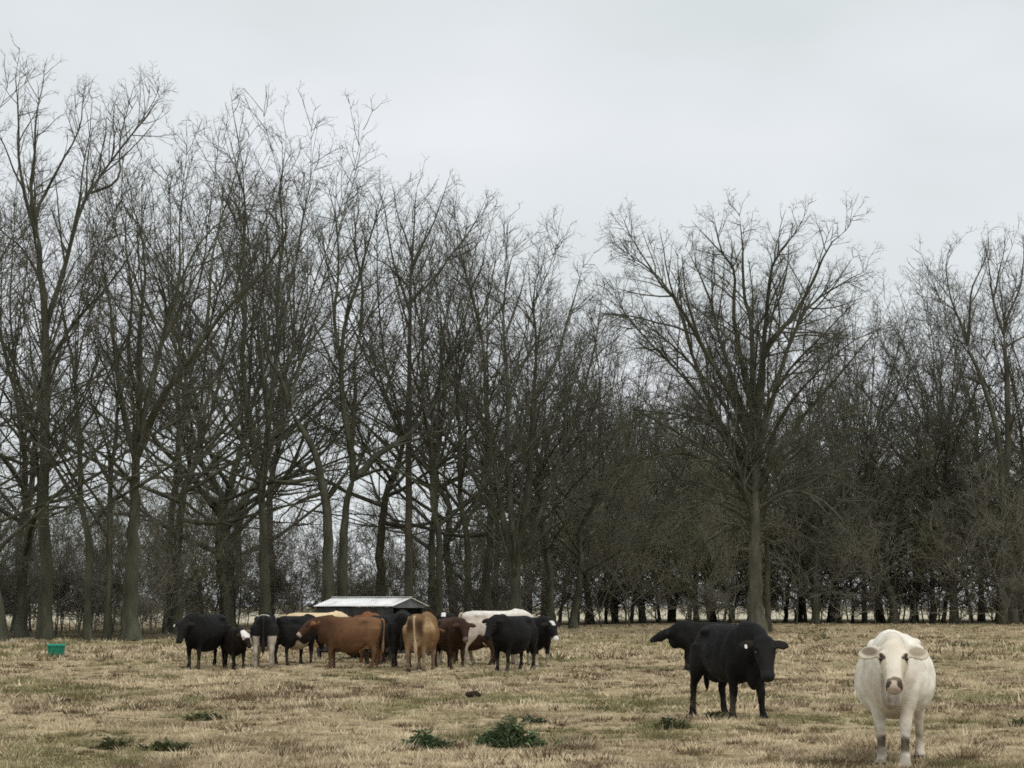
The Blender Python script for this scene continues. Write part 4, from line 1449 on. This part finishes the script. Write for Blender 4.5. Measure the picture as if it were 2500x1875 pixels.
for sx in (-1, 1):
    pts = [(-iy, ZE - .05), (iy, ZE - .05), (iy, ZE + .03), (0, ZR - .03), (-iy, ZE + .03)]
    V = np.array([(sx * (ix + .06), y, z) for y, z in pts] + [(sx * (ix + .075), y, z) for y, z in pts])
    bm = bmesh.new()
    vs_ = [bm.verts.new(p) for p in V]
    bm.faces.new(vs_[:5]); bm.faces.new(vs_[5:][::-1])
    for i in range(5):
        bm.faces.new((vs_[i], vs_[(i + 1) % 5], vs_[5 + (i + 1) % 5], vs_[5 + i]))
    bmesh.ops.recalc_face_normals(bm, faces=bm.faces[:])
    gme_ = bpy.data.meshes.new("gable"); bm.to_mesh(gme_); bm.free()
    link("gable", gme_, GABLE, feeder)
    for k in range(5):
        z0 = 0.2 + k * 0.225
        link("end_board", box_mesh("end_board", (sx * (ix + .065) - .014, -iy - .05, z0), (sx * (ix + .065) + .014, iy + .05, z0 + .205)), BOARD, feeder)
hv, hq, ht = blob((0, 0, 0.55), (ix - .08, iy - .08, 0.55), 22, 10)
hv = hv + np.random.default_rng(5).normal(0, .02, hv.shape)
link("hay", mesh_from("hay", hv, hq, ht), HAY, feeder)

# ------------------------------------------------------------------ green tub
TUB = noise_mat("green_plastic", [(0.35, (0.0, 0.145, 0.085)), (0.65, (0.004, 0.20, 0.125))], 6, 0.45, 0.4, 3)
TUBRIM, _t, _b = new_mat("green_plastic_rim", 0.45, 0.4)
_b.inputs["Base Color"].default_value = (0.03, 0.36, 0.24, 1)
tg = on_ground(137, 1604)
tub = empty("feed_tub", tg, R(8))
tag(tub, "bright green plastic feed tub standing in the dry grass", "tub")


def rrect(hx, hy, z, rad=0.06, n=5):
    out = []
    for cx, cy, a0 in ((1, 1, 0), (-1, 1, 90), (-1, -1, 180), (1, -1, 270)):
        for k in range(n):
            a_ = R(a0 + 90 * k / (n - 1))
            out.append((cx * (hx - rad) + rad * math.cos(a_), cy * (hy - rad) + rad * math.sin(a_), z))
    return np.array(out)


def stack(rings, cap0, cap1):
    V = np.concatenate(rings); m = len(rings[0]); j = np.arange(m); jn = (j + 1) % m
    Q = np.concatenate([np.stack([s * m + j, s * m + jn, (s + 1) * m + jn, (s + 1) * m + j], 1) for s in range(len(rings) - 1)])
    T = []
    if cap0:
        V = np.vstack([V, rings[0].mean(0)]); T.append(np.stack([jn, j, np.full(m, len(V) - 1)], 1))
    if cap1:
        V = np.vstack([V, rings[-1].mean(0)]); o = (len(rings) - 1) * m
        T.append(np.stack([o + j, o + jn, np.full(m, len(V) - 1)], 1))
    return V, Q, (np.concatenate(T) if T else None)


tubw = link("wall", mesh_from("tub_wall", *stack([rrect(.235, .19, 0), rrect(.272, .225, .36), rrect(.258, .212, .36), rrect(.225, .18, .02)], True, True), smooth=False), TUB, tub)
link("rim", mesh_from("tub_rim", *stack([rrect(.27, .224, .355), rrect(.295, .247, .358), rrect(.298, .25, .41), rrect(.262, .215, .412), rrect(.258, .212, .358), rrect(.27, .224, .355)], False, False), smooth=False), TUBRIM, tub)
for sx in (-1, 1):
    link("rib", box_mesh("rib", (sx * .12 - .012, -.222, .06), (sx * .12 + .012, -.2, .345), 0.003), TUB, tubw)

# ------------------------------------------------------------------ green weeds and dung in the pasture
WEED = attr_mat("weed_leaf", "leaf", 0.6, 0.3, trans=0.2)


def weed(label, px, py, w_px, h_px, n, seed, c0, c1, name="weed_clump", group="green weeds in the pasture", leaf=0.16):
    r = np.random.default_rng(seed)
    g = on_ground(px, py)
    m = g[1] / F_PX
    rx, hz = w_px * m / 2, h_px * m
    root = empty(name, g)
    tag(root, label, "weed", group)
    V, T, C = [], [], []
    for i in range(n):
        rad = math.sqrt(r.random()); az = r.random() * 6.283
        lobe = 0.72 + 0.22 * math.sin(3 * az + seed) + 0.18 * math.sin(5 * az + 2.1 * seed) + (0.5 if r.random() < .06 else 0)
        x, y = rx * lobe * rad * math.cos(az), rx * 0.6 * lobe * rad * math.sin(az)
        top = hz * (1 - rad ** 2.2) * (0.35 + .65 * r.random()) * 0.8 * (0.82 + .18 * math.sin(x / rx * 6 + seed))
        z = top * r.random() ** .5
        ln = leaf * (0.5 + 1.2 * r.random() ** 2); wd = ln * (.28 + .2 * r.random())
        a_ = az + r.normal(0, .8)
        d = np.array([math.cos(a_), math.sin(a_), r.normal(.55, .5)]); d /= np.linalg.norm(d)
        sd_ = np.cross(d, [0, 0, 1]); sd_ /= np.linalg.norm(sd_)
        up_ = np.cross(sd_, d)
        b0 = np.array([x, y, z])
        pts = [b0, b0 + d * ln * .45 - sd_ * wd / 2 + up_ * .01, b0 + d * ln * .5 - up_ * .012, b0 + d * ln * .45 + sd_ * wd / 2 + up_ * .01, b0 + d * ln - np.array([0, 0, ln * .22])]
        o = len(V)
        V += pts
        T += [(o, o + 1, o + 2), (o, o + 2, o + 3), (o + 1, o + 4, o + 2), (o + 2, o + 4, o + 3)]
        cc = np.array(c0) + (np.array(c1) - np.array(c0)) * r.random()
        C += [cc] * 5
    me = mesh_from("leaves", np.array(V), None, np.array(T), smooth=False)
    vcol(me, "leaf", np.array(C))
    link("leaves", me, WEED, root)
    # stems from the crown of the root
    k = max(6, n // 25)
    st = np.zeros((k, 3)); d = np.stack([r.normal(0, rx * .5, k), r.normal(0, rx * .35, k), np.full(k, hz * .8)], 1)
    P, Rr = grow(st, d, np.full(k, max(hz * .75, rx * .5)), np.full(k, .007), np.full(k, .003), 3, 0.05, .1, r)
    sm_ = mesh_from("stems", *tubes(P, Rr, 3))
    vcol(sm_, "leaf", np.array((0.12, 0.13, 0.05)))
    link("stems", sm_, WEED, root)


DG, LG = (0.07, 0.10, 0.05), (0.20, 0.26, 0.135)
weed("largest leafy green weed clump, bottom centre of the pasture", 1237, 1822, 165, 100, 1500, 1, DG, LG, leaf=0.09)
weed("smaller leafy green weed clump left of the largest one", 1036, 1826, 120, 58, 800, 2, DG, LG, leaf=0.08)
weed("pale green weed sprig just behind the largest weed clump", 1300, 1770, 70, 30, 140, 3, (0.05, 0.075, 0.045), (0.14, 0.18, 0.10), leaf=0.1)
OG, OL = (0.06, 0.066, 0.03), (0.16, 0.165, 0.08)
for i, (px, py, w, h_, n, lab) in enumerate([
        (500, 1757, 130, 20, 260, "flat olive weed patch below the herd's black and white cow"),
        (1640, 1778, 120, 22, 280, "flat olive weed patch below the hind legs of the tagged black cow"),
        (275, 1828, 80, 24, 200, "low olive weed patch near the bottom, below the green tub"),
        (412, 1832, 120, 24, 260, "low dark weed patch near the bottom, right of the one below the tub"),
        (2492, 1770, 40, 16, 80, "small green weed at the right edge of the picture"),
        (1395, 1512, 60, 34, 200, "dark green bush at the wood's edge right of the herd"),
        (1745, 1752, 40, 14, 90, "small grey-green weed under the tagged black cow's belly"),
        (2345, 1582, 90, 22, 260, "brown-green tussock in the far grass right of the white cow"),
        (2010, 1560, 30, 26, 90, "upright weed in the far grass between the black and white cows")]):
    weed(lab, px, py, w, h_ * 1.5, n, 20 + i, OG, OL, leaf=0.09 * (1.6 if py < 1600 else 1))

DUNG = noise_mat("dung", [(0.35, (0.018, 0.013, 0.009)), (0.65, (0.05, 0.036, 0.024))], 20, 0.9, 0.1, 5, bump=0.8)
for i, (px, py, w, h_, lab) in enumerate([
        (1155, 1702, 40, 16, "dark dung clod in the middle of the pasture, below the dark brown cow"),
        (165, 1715, 40, 9, "dung pat in the left of the pasture below the green tub"),
        ]):
    g = on_ground(px, py)
    m = g[1] / F_PX
    r = np.random.default_rng(60 + i)
    v, q, tt_ = blob((0, 0, h_ * m * .35), (w * m / 2, w * m / 2.4, h_ * m * .62), 14, 8)
    v = v * (1 + 0.22 * (noise3(v * 20, 1.0, i)[:, None] - .5)) + r.normal(0, .004, v.shape)
    o = link("dung_pat", mesh_from("dung_pat", v, q, tt_), DUNG, None, g)
    tag(o, lab, "dung", "dung pats in the pasture")
